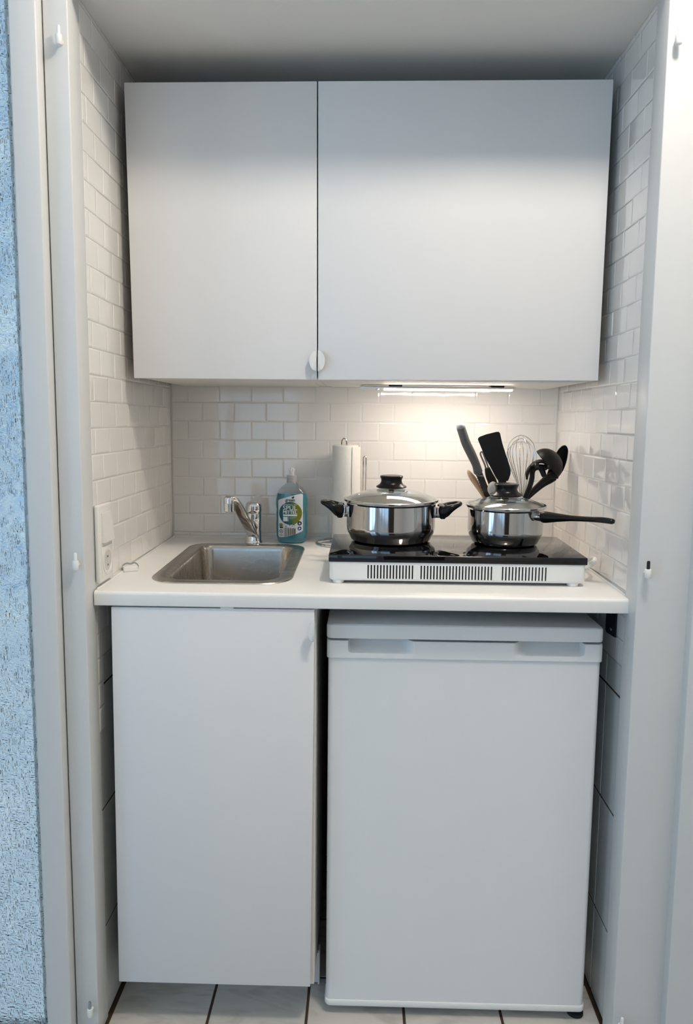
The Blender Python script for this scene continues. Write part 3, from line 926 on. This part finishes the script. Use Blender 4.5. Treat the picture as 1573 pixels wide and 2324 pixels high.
sc_ = (.8390, .2420)
sp_ = thing('saucepan', 'smaller stainless saucepan with long black handle on the hob', 'saucepan', onhob(*sc_), TILT)
SH, SR = .0815, .0826
bm = bmesh.new(); pot_body(bm, SR, SH, .0680); finish(bm, 'pan_body', ['pot', 'innersteel'], sp_)
ang = radians(-45)
dx, dy = cos(ang), sin(ang)
def ra(q, z, o=0): return (dx * q - dy * o, dy * q + dx * o, z)
bm = bmesh.new()
zs_ = [(.0965, .0690), (.104, .0695), (.130, .0715), (.165, .0740), (.205, .0765), (.232, .0782), (.2535, .0778)]
tube(bm, smoothpath([ra(q, z) for q, z in zs_], 6), list(zip(smoothvals([.0135, .0138, .0120, .0100, .0098, .0105, .0080], 6), smoothvals([.0118, .0122, .0092, .0062, .0055, .0060, .0058], 6))), 18)
hd = finish(bm, 'long_handle', 'bakelite', sp_)
bm = bmesh.new()
tube(bm, [ra(.0815, .0690), ra(.0970, .0690)], [(.0128, .0098), (.0128, .0098)], 20, roundends=False)
finish(bm, 'ferrule', 'steel', hd)
l2 = thing('pot_lid', 'smaller glass lid with black knob on the saucepan', 'lid', (sc_[0], sc_[1] - .0195 * SH, onhob(*sc_)[2] + SH + .0008), TILT)
lid(l2, .0878, .0172, 1.06)

# ------------------------------------------------------------------ utensils in a jar behind the saucepan
ux, uy = .866, .4500
ut = thing('utensil_jar', 'plain steel jar holding the cooking utensils behind the saucepan', 'utensil jar', wt(ux, uy), TILT)
bm = bmesh.new()
lathe(bm, [(0, 0), (.054, 0), (.0565, .002), (.0570, .006), (.0570, .114), (.0578, .1155), (.0572, .117), (.0558, .1160), (.0555, .006), (0, .004)], 56)
finish(bm, 'jar_body', 'alu', ut)
UG = 'cooking utensils in the jar'
# serrated knife, handle up
kn = thing('bread_knife', 'serrated knife standing blade down with thick grey handle tipped pale', 'knife', (.8263, .43, .94), group=UG)
def loc(o, pts): return [(x - o.location.x, y - o.location.y, z - o.location.z) for x, y, z in pts]
bm = bmesh.new()
hp = [(.7583, .43, 1.2365), (.7650, .43, 1.2180), (.7725, .43, 1.1980), (.7850, .43, 1.1740), (.7975, .43, 1.1480), (.8037, .43, 1.1290)]
tube(bm, smoothpath(loc(kn, hp), 6), list(zip(smoothvals([.0108, .0110, .0112, .0113, .0102, .0112], 6), smoothvals([.0095, .0096, .0098, .0098, .0092, .0100], 6))), 20, up=Vector((0, 1, 0)))
finish(bm, 'knife_handle', 'greynylon', kn)
bm = bmesh.new()
tube(bm, loc(kn, [(.7560, .43, 1.2420), (.7583, .43, 1.2375)]), [.0102, .0112], 20)
tag(finish(bm, 'end_cap', principled('pale_cap', (.30, .34, .34), .45), kn), 'pale end cap')
bm = bmesh.new()
tube(bm, loc(kn, [(.7945, .43, 1.1345), (.7975, .43, 1.1255), (.8060, .43, 1.1200), (.8150, .43, 1.1185)]), [(.009, .0028)] * 4, 12)
finish(bm, 'finger_guard', 'greynylon', kn)
bm = bmesh.new()
A, B = Vector((.8045, 1.128)), Vector((.8800, .9500))
d = (B - A).normalized(); nrm = Vector((-d.y, d.x))
left = []; N = 60
for k in range(N + 1):
    t = k / N; p = A + (B - A) * t
    left.append(p - nrm * (.0085 - (.0016 if k % 2 else 0)) * (1 if t < .9 else (1 - t) * 10 + .05))
right = [A + (B - A) * t + nrm * .0085 * (1 if t < .8 else 1 - (t - .8) * 4.5) for t in [k / 10 for k in range(11)]]
if (left[0] - right[0]).x > 0: left, right = right, left
poly = [(p.x - kn.location.x, p.y - kn.location.z) for p in left] + [(p.x - kn.location.x, p.y - kn.location.z) for p in right[::-1]]
slab(bm, poly, -.0011, .0011, 0)
finish(bm, 'knife_blade', 'blade', kn, smooth=False)
# wooden spoon
ws = thing('wooden_spoon', 'light wooden spoon leaning left beside the serrated knife', 'spoon', (.84, .45, .945), group=UG)
bm = bmesh.new()
tube(bm, smoothpath(loc(ws, [(.7815, .45, 1.1300), (.7850, .45, 1.1245), (.7930, .45, 1.1125), (.8030, .45, 1.0980), (.8170, .45, 1.0760), (.8350, .452, 1.048), (.862, .455, 1.005), (.8980, .46, .9480)]), 5),
     list(zip(smoothvals([.0028, .0055, .0076, .0072, .0052, .0040, .0040, .0040], 5), smoothvals([.012, .016, .020, .018, .008, .004, .004, .004], 5))), 16, up=Vector((0, 1, 0)))
finish(bm, 'spoon_body', 'wood', ws)
# tool with a looped handle
lt = thing('loop_handled_tool', 'dark tool with thin loop handle half hidden behind the turner', 'kitchen tool', (.85, .475, .945), group=UG)
bm = bmesh.new()
tube(bm, smoothpath(loc(lt, [(.8300, .475, 1.1330), (.8255, .475, 1.1470), (.8165, .475, 1.1660), (.8150, .475, 1.1740), (.8190, .475, 1.1770), (.8225, .475, 1.1710), (.8330, .475, 1.1440), (.8370, .475, 1.1330)]), 5), .0022, 10, up=Vector((0, 1, 0)))
finish(bm, 'loop_handle', 'greynylon', lt)
bm = bmesh.new()
tube(bm, smoothpath(loc(lt, [(.8330, .475, 1.1350), (.8390, .475, 1.1180), (.8480, .475, 1.0980), (.860, .472, 1.06), (.875, .468, 1.0), (.885, .465, .955)]), 5), list(zip(smoothvals([.0070, .0100, .0110, .008, .006, .006], 5), [.004] * 26)), 12, up=Vector((0, 1, 0)))
finish(bm, 'tool_shaft', 'nylon', lt)
# turner
tn = thing('turner', 'black flat turner blade raised above the saucepan knob', 'turner', (.86, .415, .945), group=UG)
bm = bmesh.new()
pl = [(.7984, 1.2085), (.7992, 1.2125), (.8035, 1.2160), (.8180, 1.2215), (.8420, 1.2278), (.8480, 1.2280), (.8515, 1.2250), (.8574, 1.2012), (.8690, 1.1680), (.8805, 1.1345), (.8803, 1.1260), (.8770, 1.1150), (.8745, 1.1085), (.8480, 1.1125), (.8435, 1.1193), (.8300, 1.1440), (.8174, 1.1654)]
slab(bm, [(x - .86, z - .945) for x, z in pl], -.0013, .0013, .0008)
finish(bm, 'turner_blade', 'nylon', tn)
bm = bmesh.new()
tube(bm, smoothpath(loc(tn, [(.8600, .4155, 1.1180), (.8630, .418, 1.1000), (.868, .424, 1.07), (.878, .44, 1.02), (.8900, .455, .952)]), 5), list(zip(smoothvals([.0125, .0085, .006, .006, .006], 5), smoothvals([.0022, .0035, .0045, .0045, .0045], 5))), 12, up=Vector((0, 1, 0)))
finish(bm, 'turner_shaft', 'nylon', tn)
# whisk
wh = thing('whisk', 'wire balloon whisk standing upright in the middle of the utensils', 'whisk', (.905, .472, .945), group=UG)
base = Vector((.9228, .472, 1.0600)); tip = Vector((.9143, .472, 1.2190))
ax = tip - base
for k in range(6):
    ph = pi * k / 6 + .2
    sdir = Vector((cos(ph), sin(ph) * .95, 0))
    prof = [(0, .0035), (.12, .0068), (.30, .0150), (.48, .0250), (.64, .0335), (.76, .0360), (.86, .0325), (.94, .0225), (.985, .010), (1.0, .0)]
    sh = 1 - .05 * (k % 3)
    p1 = [base + ax * (t * sh) + sdir * r for t, r in prof]; p2 = [base + ax * (t * sh) - sdir * r for t, r in prof[:-1]]
    path = p1 + p2[::-1]
    bm = bmesh.new(); tube(bm, [p - wh.location for p in smoothpath(path, 4)], .00095, 6, up=Vector((.3, 1, .1)))
    finish(bm, 'wire_loop', 'wire', wh)
bm = bmesh.new(); tube(bm, loc(wh, [(.9225, .472, 1.064), (.917, .468, 1.03), (.898, .462, .953)]), [.0055, .0065, .0065], 14)
finish(bm, 'whisk_handle', 'alu', wh)
# spaghetti server
sv = thing('spaghetti_server', 'dark pronged spaghetti server in front of the ladle', 'pasta server', (.90, .43, .945), group=UG)
bm = bmesh.new()
yy = .424
tube(bm, smoothpath(loc(sv, [(.886, .45, .955), (.903, .44, 1.02), (.9205, .43, 1.0650), (.9285, yy, 1.0900), (.9345, yy, 1.1130), (.9350, yy, 1.1300), (.9380, yy, 1.1420)]), 5), list(zip(smoothvals([.0055, .0055, .0058, .0062, .0062, .0065, .0085], 5), [.0042] * 31)), 14, up=Vector((0, 1, 0)))
finish(bm, 'server_shaft', 'nylon', sv)
bm = bmesh.new()
tube(bm, smoothpath(loc(sv, [(.9295, yy, 1.1410), (.9370, yy - .003, 1.1510), (.9510, yy - .006, 1.1575), (.9650, yy - .006, 1.1545), (.9760, yy - .004, 1.1450)]), 5), [(.0048, .010)] * 21, 14, up=Vector((0, 1, 0)))
tube(bm, smoothpath(loc(sv, [(.9350, yy, 1.1370), (.9450, yy, 1.1420), (.9560, yy, 1.1430), (.9680, yy, 1.1420)]), 5), [(.0068, .006)] * 16, 14, up=Vector((0, 1, 0)))
finish(bm, 'server_head', 'nylon', sv)
for pth, rr in (([(.9310, yy - .004, 1.1440), (.9240, yy - .012, 1.1380), (.9185, yy - .018, 1.1270), (.9180, yy - .020, 1.1150)], [.0055, .0052, .0042, .0024]),
                ([(.9430, yy - .006, 1.1540), (.9400, yy - .018, 1.1490), (.9420, yy - .024, 1.1420)], [.006, .0065, .006]),
                ([(.9560, yy, 1.1400), (.9600, yy - .004, 1.1300), (.9620, yy - .006, 1.1230)], [.0075, .0068, .0062]),
                ([(.9670, yy - .006, 1.1530), (.9720, yy - .018, 1.1490), (.9700, yy - .024, 1.1430)], [.006, .006, .0052]),
                ([(.9740, yy - .002, 1.1460), (.9820, yy - .008, 1.1440), (.9855, yy - .012, 1.1370)], [.0058, .0055, .004])):
    bm = bmesh.new(); p = smoothpath(loc(sv, pth), 5); tube(bm, p, smoothvals(rr, 5), 12, up=Vector((0, 1, 0))); finish(bm, 'prong', 'nylon', sv)
# ladle
ld = thing('ladle', 'dark round soup ladle with its bowl turned down', 'ladle', (.90, .45, .945), group=UG)
bm = bmesh.new()
axis = Vector((.755, -.12, .656)).normalized()
side = axis.cross(Vector((0, 1, 0))).normalized(); oth = side.cross(axis)
rm = Matrix((side, oth, axis)).transposed()
c = Vector((.9735, .440, 1.1495)) - ld.location
prof = [(.0410 * cos(t * pi / 2 / 12), .0355 * sin(t * pi / 2 / 12)) for t in range(13)]
prof = prof + [(max(r - .0022, 0), max(z - .0022, -.0006)) for r, z in prof[::-1]]
lathe(bm, prof, 48, c, rm)
finish(bm, 'ladle_bowl', 'nylon', ld)
bm = bmesh.new()
tube(bm, smoothpath(loc(ld, [(1.0020, .440, 1.1235), (.9930, .441, 1.1230), (.9780, .442, 1.1175), (.9560, .4440, 1.0975), (.9320, .446, 1.0715), (.9100, .45, 1.0460), (.8760, .455, 1.0), (.835, .46, .952)]), 5), list(zip(smoothvals([.010, .0095, .0078, .0062, .0060, .0055, .005, .005], 5), smoothvals([.002, .003, .004, .0045, .0045, .0045, .0045, .0045], 5))), 14, up=Vector((0, 1, 0)))
finish(bm, 'ladle_shaft', 'nylon', ld)
# serving spoon
ss = thing('serving_spoon', 'dark oval serving spoon behind the ladle, nearest the right wall', 'spoon', (.90, .46, .945), group=UG)
bm = bmesh.new()
ys = .462
oval = [(.9800, 1.1085), (.9890, 1.1070), (1.0005, 1.1100), (1.0130, 1.1220), (1.0225, 1.1400), (1.0280, 1.1600), (1.0300, 1.1800), (1.0280, 1.1900), (1.0215, 1.1960), (1.0130, 1.1930), (1.0040, 1.1830), (.9960, 1.1660), (.9870, 1.1440), (.9800, 1.1250)]
oval = [(p.x, p.z) for p in smoothpath([(x, 0, z) for x, z in oval + oval[:1]], 3)[:-1]]
ccx, ccz = 1.006, 1.152
rs = []
for q, dy_ in ((1, 0), (.92, .006), (.75, .012), (.5, .0165), (.2, .0185), (.02, .019)): rs.append([(ccx + (x - ccx) * q - ss.location.x, ys + dy_ - ss.location.y, ccz + (z - ccz) * q - ss.location.z) for x, z in oval])
for q, dy_ in ((.02, .0165), (.5, .014), (.75, .0095), (.9, .004), (.96, -.0008)): rs.append([(ccx + (x - ccx) * q - ss.location.x, ys + dy_ - ss.location.y, ccz + (z - ccz) * q - ss.location.z) for x, z in oval])
rings(bm, rs + [rs[0]], True, False)
finish(bm, 'spoon_bowl', 'nylon', ss)
bm = bmesh.new()
tube(bm, smoothpath(loc(ss, [(.9990, ys, 1.1150), (.9880, ys, 1.1080), (.9700, ys, 1.0950), (.9440, ys + .002, 1.0720), (.9170, ys + .004, 1.0440), (.872, ys + .004, 1.0), (.828, ys, .953)]), 5), list(zip(smoothvals([.008, .0082, .006, .0055, .005, .005, .005], 5), [.0042] * 31)), 14, up=Vector((0, 1, 0)))
finish(bm, 'spoon_shaft', 'nylon', ss)
# pale round-ended tool just behind the knob
pt = thing('pale_spatula', 'pale rounded plastic utensil end just left of the saucepan knob', 'kitchen tool', (.85, .425, .945), group=UG)
bm = bmesh.new()
tube(bm, smoothpath(loc(pt, [(.8405, .409, 1.1020), (.8375, .409, 1.0960), (.8365, .409, 1.0880), (.8395, .410, 1.0780), (.846, .414, 1.062), (.857, .427, 1.028), (.880, .44, .953)]), 5),
     list(zip(smoothvals([.0085, .0112, .0118, .0095, .006, .0045, .0045], 5), smoothvals([.006, .008, .008, .0065, .005, .0045, .0045], 5))), 20, up=Vector((0, 1, 0)))
finish(bm, 'spatula_body', principled('pale_grey_plastic', (.50, .48, .45), .4), pt)

# ------------------------------------------------------------------ small white block on the worktop
sb = thing('door_catch', 'small white plastic catch with a metal loop left of the sink', 'catch', wt(.0170, .168), (TILT[0], 0, radians(28)))
bm = bmesh.new(); box(bm, -.0155, .0155, -.008, .008, 0, .0118, .002, 3); finish(bm, 'catch_block', 'plastic', sb)
bm = bmesh.new()
tube(bm, smoothpath([(-.014, .0085, .003), (-.0155, .010, .010), (-.006, .0115, .0155), (.004, .0115, .0135), (.012, .011, .0155), (.0185, .0095, .010), (.0175, .0085, .003)], 5), .0014, 8)
finish(bm, 'metal_loop', 'ferrulepin', sb)

# ------------------------------------------------------------------ switch and socket
so = thing('switch_and_socket', 'white double wall plate with light switch above a power socket', 'socket', (0, 0, 0))
bm = bmesh.new()
box(bm, .0004, .0100, -.0012, .0785, .9290, 1.0830, .0036, 3)
finish(bm, 'wall_plate', 'switch', so)
bm = bmesh.new()
a = [(.0095, 1.0080), (.0095, 1.0660), (.0112, 1.0660), (.0170, 1.0080)]
r0 = [(x, .0130, z) for x, z in a]; r1 = [(x, .0710, z) for x, z in a]
rings(bm, [r0, r1], True, True); finish(bm, 'rocker', 'switch', so)
bm = bmesh.new()
Q = Matrix.Rotation(pi / 2, 4, 'Y').to_3x3()
lathe(bm, [(.0275, .0), (.0275, .0018), (.0215, .0018), (.0205, .0), (.0195, -.006), (0, -.006)], 40, (.0100, .0425, .9680), Q)
box(bm, .0095, .0106, .0100, .0745, .9395, .9990, .001, 2)
sk_ = finish(bm, 'socket_insert', 'switch', so)
bm = bmesh.new(); lathe(bm, [(.0200, .0), (.0, .0)], 40, (.0109, .0425, .9680), Q)
tag(finish(bm, 'socket_shade_disc', principled('shaded_socket', (.62, .60, .56), .5), sk_))  # flat disc, shade of the recess put into its darker colour
bm = bmesh.new()
for dz in (.0085, -.0085): lathe(bm, [(.0024, .0), (0, .0003)], 14, (.0112, .0425, .968 + dz), Q)
finish(bm, 'hole_shade_dot', 'dark', sk_)  # flat dots, their near-black colour is the shade of the holes

# ------------------------------------------------------------------ hinge halves left on the casing
HG = 'lift-off hinge halves on the casing'
HL = {('l', 2): 'white hinge knuckle with pin on the left casing, topmost of three', ('l', 1): 'white hinge knuckle at worktop height on the left casing', ('l', 0): 'steel pinned white hinge knuckle near the floor on the left casing',
      ('r', 2): 'white hinge knuckle with pin high on the right casing', ('r', 1): 'white hinge knuckle with dark pin at worktop height on the right casing', ('r', 0): 'white hinge knuckle near the floor on the right casing'}
for sd, x in (('l', -.0125), ('r', 1.0462)):
    for i, z in enumerate((.0690 if sd == 'l' else .0655, .9800, 1.9000)):
        h = thing('lift_off_hinge', HL[(sd, i)], 'hinge', (x, JY, z), group=HG)
        bm = bmesh.new()
        lathe(bm, [(0, -.010), (.0050, -.010), (.0058, -.0085), (.0058, .0055), (.0052, .0068), (0, .0070)], 24, (0, -.0125, 0))
        tube(bm, [(0, .002, -.002), (0, -.010, -.002)], .0035, 12)
        finish(bm, 'hinge_knuckle', 'plastic', h)
        bm = bmesh.new()
        pm = 'plastic' if (i == 2 or (sd, i) in (('l', 1), ('r', 0))) else ('blackmetal' if (sd, i) == ('r', 1) else 'ferrulepin')
        lathe(bm, [(.0030, .0065), (.0030, .0200), (.0022, .0218), (0, .0222)], 20, (0, -.0125, 0))
        finish(bm, 'hinge_pin', pm, h)

# ------------------------------------------------------------------ wall cupboards
UY = .198
def half_pull(parent, x, z, s, rx, rz, y, stand):
    """thin half-moon finger pull standing off the door edge"""
    bm = bmesh.new()
    poly = [(x, z - rz)] + [(x + s * rx * cos(a * pi / 24), z + rz * sin(a * pi / 24)) for a in range(-11, 12)] + [(x, z + rz)]
    slab(bm, poly, y - stand - .0022, y - stand, .0006)
    box(bm, min(x, x + s * .003), max(x, x + s * .003), y - stand, y, z - rz * .55, z + rz * .55)
    return finish(bm, 'finger_pull', 'handle', parent)

wl = thing('wall_cupboard', 'narrower white wall cupboard on the left, over the sink', 'cupboard', (.0, .0, 1.338))
bm = bmesh.new(); panel4(bm, (.0183, .6001), (.4163, .6028), (.0255, -.0004), (.4196, -.0006), UY, UY + .017)
dl = finish(bm, 'cupboard_door', 'laminate', wl)
bm = bmesh.new(); box(bm, .024, .4195, UY + .0185, D - .002, .0035, .596, .001, 1)
box(bm, .040, .404, UY + .035, D - .006, .0005, .004)
finish(bm, 'carcass', 'carcass', wl)
half_pull(dl, .4192, .0385, -1, .0150, .0215, UY, .012)
wr = thing('wall_cupboard', 'wider white wall cupboard on the right, over the hob', 'cupboard', (.0, .0, 1.338))
bm = bmesh.new(); panel4(bm, (.4190, .6028), (1.0192, .6064), (.4222, -.0006), (1.0174, .0030), UY, UY + .017)
dr = finish(bm, 'cupboard_door', 'laminate', wr)
bm = bmesh.new(); box(bm, .4205, 1.0165, UY + .0185, D - .002, .0035, .596, .001, 1)
box(bm, .436, 1.000, UY + .035, D - .006, .0005, .004)
finish(bm, 'carcass', 'carcass', wr)
half_pull(dr, .4222, .0385, 1, .0150, .0215, UY, .012)

# ------------------------------------------------------------------ under-cupboard lamp
LZ0 = 1.3385
la = thing('under_cupboard_lamp', 'slim lit strip lamp under the right wall cupboard', 'lamp', (0, 0, LZ0))
bm = bmesh.new(); box(bm, .5110, .8870, .420, .452, -.0090, -.0030, .0015, 2); finish(bm, 'lamp_housing', 'alu', la)
bm = bmesh.new(); box(bm, .5690, .8800, .4235, .4485, -.0125, -.0088, .001, 2); finish(bm, 'diffuser', 'led', la)
for x in (.597, .843):
    bm = bmesh.new(); box(bm, x - .016, x + .016, .418, .454, -.0045, .0036, .001, 1); finish(bm, 'clip', 'blackmetal', la)
bm = bmesh.new(); lathe(bm, [(0, -.0125), (.0035, -.0122), (.0045, -.0108), (.0045, -.0088)], 16, (.553, .434, 0)); finish(bm, 'switch_button', 'plastic', la)

# ------------------------------------------------------------------ base cupboard
bc = thing('base_cupboard', 'white base cupboard with one door under the sink', 'cupboard', (0, 0, 0))
BY = -.012
bm = bmesh.new(); panel4(bm, (.0332, .8860), (.4306, .8870), (.0287, .0920), (.4256, .0916), BY, BY + .017)
dd_ = finish(bm, 'cupboard_door', 'laminate', bc)
bm = bmesh.new()
box(bm, .0335, .0495, BY + .019, .56, .083, .8868, .0008, 1); box(bm, .4165, .4325, BY + .019, .56, .083, .8868, .0008, 1)
box(bm, .0495, .4165, BY + .019, .56, .083, .099); box(bm, .0495, .4165, .548, .56, .099, .74)
box(bm, .0495, .4165, BY + .019, BY + .11, .870, .8868)
finish(bm, 'carcass', 'carcass', bc)
bm = bmesh.new(); box(bm, .026, .4375, .112, .124, .004, .0745, .001, 1); box(bm, .4345, .4385, .108, .130, .0025, .0835, .0006, 1)
finish(bm, 'plinth', 'laminate', bc)
for x in (.07, .395):
    for y in (.155, .50):
        bm = bmesh.new(); lathe(bm, [(0, 0), (.022, 0), (.022, .006), (.013, .010), (.013, .080), (.020, .083), (0, .083)], 24, (x, y, 0)); finish(bm, 'leg', 'blackmetal', bc)
half_pull(dd_, .4318, .8480, -1, .0140, .0215, BY, .014)

# ------------------------------------------------------------------ fridge
fr_ = thing('fridge', 'white under-counter fridge right of the base cupboard', 'fridge', (0, 0, 0))
FX0, FX1, FY = .4535, 1.0015, .027
bm = bmesh.new(); box(bm, FX0 + .002, FX1 - .001, FY + .052, .575, .040, .8185, .004, 2); finish(bm, 'cabinet', 'fridge', fr_)
bm = bmesh.new()
o4 = [(FX0 - .001, FY - .004), (FX1 + .001, FY - .004), (FX1 + .001, .578), (FX0 - .001, .578)]
lidr = lambda d, z: [(x, y, z) for x, y in rrect(FX0 - .001 + d, FX1 + .001 - d, FY - .003 + d, .578 - d, .012, 6)]
rings(bm, [lidr(.003, .8195), lidr(.0006, .8205), lidr(0, .823), lidr(0, .8435), lidr(.0008, .8468), lidr(.0035, .8490)], True, True)
finish(bm, 'fridge_top', 'fridge', fr_)
dz0, dz1 = .0195, .7790
bm = bmesh.new()
drr = lambda d, z: [(x, y, z) for x, y in rrect(FX0 + .0025 + d, FX1 - .002 - d, FY + d, FY + .048 - d, [.010, .010, .003, .003], 6)]
rings(bm, [drr(0, .0340), drr(0, dz1)], True, True)
door = finish(bm, 'fridge_door', 'fridge', fr_)
bm = bmesh.new()
br = lambda d, z: [(x, y, z) for x, y in rrect(FX0 + d, FX1 - d + .001, FY - .0022 + d, FY + .049 - d, [.012, .012, .003, .003], 6)]
rings(bm, [br(.004, .0190), br(.001, .0205), br(0, .0230), br(0, .0315), br(.001, .0335), br(.004, .0345)], True, True)
finish(bm, 'door_trim', 'plastic', door)
# grip strip along the top of the door, with two scooped pockets open at the top
bm = bmesh.new()
gz0, gz1 = .7790, .8150
gy0, gy1 = FY - .003, FY + .048
def pocket(x):
    """depth of the grip scoop at x, 0..1"""
    d = 0
    for a, b, wa, wb in ((.4955, .6300, .004, .030), (.8240, .9660, .030, .004)):
        if a < x < b: d = max(d, min(1, (x - a) / wa, (b - x) / wb))
    return d
xs = [FX0 - .0005 + (FX1 - FX0 + .002) * k / 520 for k in range(521)]
secs = []
for x in xs:
    e = min(x - xs[0], xs[-1] - x)
    cy = .012 * (1 - sqrt(max(0, 1 - (1 - min(e / .012, 1)) ** 2)))
    q = pocket(x); q = q * q * (3 - 2 * q)
    lipz = gz0 + .0115
    t = min(x - .4955, .9660 - x)                     # rounded lower outer corner of each scoop
    if 0 <= t < .009: lipz += .009 - sqrt(.009 ** 2 - (.009 - t) ** 2)
    f = gy0 + cy
    ztop = gz1
    dep = .030 * q
    h_ = ztop - .003 - lipz
    on = min(1, q * 8)
    secs.append([(x, f + .0015, gz0), (x, f, gz0 + .0015), (x, f, lipz - .0012), (x, f + .0008 * on, lipz), (x, f + .0012 * on + dep * .42, lipz + .22 * h_), (x, f + .0012 * on + dep * .80, lipz + .50 * h_),
                 (x, f + .0012 * on + dep, lipz + .95 * h_), (x, f + .003 + dep, ztop), (x, max(gy1, f + .004 + dep), ztop), (x, gy1, gz0)])
rings(bm, secs, True, True)
finish(bm, 'grip_strip', 'fridge', door)
for x in (FX0 + .030, FX1 - .0135):
    for y in ((.0475 if x > .8 else .095), .53):
        bm = bmesh.new()
        lathe(bm, [(0, 0), (.0155, 0), (.0172, .0015), (.0168, .0075), (.0085, .0095), (0, .0095)], 32, (x, y, 0)); ft = finish(bm, 'foot', 'rubber', fr_)
        bm = bmesh.new(); lathe(bm, [(.0070, .009), (.0085, .0125), (.0085, .042)], 24, (x, y, 0)); finish(bm, 'foot_stem', 'plastic', ft)

# ------------------------------------------------------------------ black wall bracket under the worktop
bk = thing('support_bracket', 'black steel angle bracket under the right end of the worktop', 'bracket', (W + .0, .09, .887))
bm = bmesh.new()
slab_poly = [(-.030, -.002), (.031, -.002), (.031, -.066), (.024, -.070), (-.030, -.066)]
vsA = [bm.verts.new((-.0035, y, z)) for y, z in slab_poly]; vsB = [bm.verts.new((-.0005, y, z)) for y, z in slab_poly]
bm.faces.new(vsA); bm.faces.new(vsB[::-1])
for i in range(5): bm.faces.new((vsA[i], vsA[(i + 1) % 5], vsB[(i + 1) % 5], vsB[i]))
box(bm, -.045, -.0005, -.030, .031, -.0050, -.0020)
finish(bm, 'bracket_plate', 'blackmetal', bk)
for y, z in ((-.004, -.020), (-.004, -.056), (.018, -.022)):
    bm = bmesh.new(); lathe(bm, [(.0042, 0), (.0040, .0012), (.0022, .0020), (0, .0022)], 18, (-.0035, y, z), Matrix.Rotation(-pi / 2, 4, 'Y').to_3x3()); finish(bm, 'screw_head', 'ferrulepin', bk)

# ------------------------------------------------------------------ light
wd = bpy.data.worlds.new('World'); SC.world = wd; wd.use_nodes = True
nt = wd.node_tree; bg = nt.nodes['Background']
tc = nt.nodes.new('ShaderNodeTexCoord'); sep = nt.nodes.new('ShaderNodeSeparateXYZ'); nt.links.new(tc.outputs['Generated'], sep.inputs[0])
nz = nt.nodes.new('ShaderNodeTexNoise'); nz.inputs['Scale'].default_value = 9; nz.inputs['Detail'].default_value = 4
nt.links.new(tc.outputs['Generated'], nz.inputs['Vector'])
ad = nt.nodes.new('ShaderNodeMath'); ad.operation = 'MULTIPLY_ADD'; ad.inputs[1].default_value = .9; nt.links.new(nz.outputs['Fac'], ad.inputs[0]); zz = nt.nodes.new('ShaderNodeMath'); zz.operation = 'MULTIPLY'; zz.inputs[1].default_value = .25; nt.links.new(sep.outputs['Z'], zz.inputs[0]); nt.links.new(zz.outputs[0], ad.inputs[2])
rp = nt.nodes.new('ShaderNodeValToRGB'); e = rp.color_ramp.elements
e[0].position = .0; e[0].color = (.34, .48, .66, 1)
e[1].position = 1.0; e[1].color = (.30, .55, .95, 1)
for p, c in ((.30, (.42, .60, .78, 1)), (.42, (.75, .92, 1.0, 1)), (.50, (.16, .34, .62, 1)), (.56, (.65, .88, 1.0, 1)), (.66, (.25, .50, .90, 1)), (.78, (.70, .90, 1.0, 1))):
    k = e.new(p); k.color = c
nt.links.new(ad.outputs[0], rp.inputs['Fac']); nt.links.new(rp.outputs['Color'], bg.inputs['Color'])
bg.inputs['Strength'].default_value = .8

def area(name, loc, rot, sx, sy, power, col):
    l = bpy.data.lights.new(name, 'AREA'); l.shape = 'RECTANGLE'; l.size = sx; l.size_y = sy; l.energy = power; l.color = col
    o = bpy.data.objects.new(name, l); COL.objects.link(o); o.location = loc; o.rotation_euler = rot
    return o
area('window_daylight', ((WX0 + WX1) / 2, -3.56, (WZ0 + WZ1) / 2), (-pi / 2 + pi, 0, 0), WX1 - WX0, WZ1 - WZ0, 12, (.38, .66, 1.0))
area('added_side_fill', (-2.31, -2.2, 1.4), (0, -pi / 2, 0), 2.2, 1.4, 27, (.46, .71, 1.0))  # fill light added at the left opening to cool the right side
pl_ = bpy.data.lights.new('ceiling_lamp_light', 'POINT'); pl_.shadow_soft_size = .10; pl_.energy = 52; pl_.color = (1.0, .90, .785)
po_ = bpy.data.objects.new('ceiling_lamp_light', pl_); COL.objects.link(po_); po_.location = (LX, LY, LZ - .33)

# ------------------------------------------------------------------ camera
cam = bpy.data.cameras.new('camera'); co = bpy.data.objects.new('camera', cam); COL.objects.link(co)
co.location = (.5232, -1.4677, 1.2527)
co.rotation_euler = (pi / 2 - .1191, -.0101, .0236)
cam.sensor_fit = 'VERTICAL'; cam.sensor_height = 36.0
cam.lens = 1745.42 * 36.0 / 2324.0
cam.clip_start = .02
SC.camera = co

SC.view_settings.view_transform = 'Standard'
SC.view_settings.look = 'None'
SC.view_settings.gamma = 1
SC.view_settings.use_curve_mapping = False
SC.view_settings.exposure = 0.0
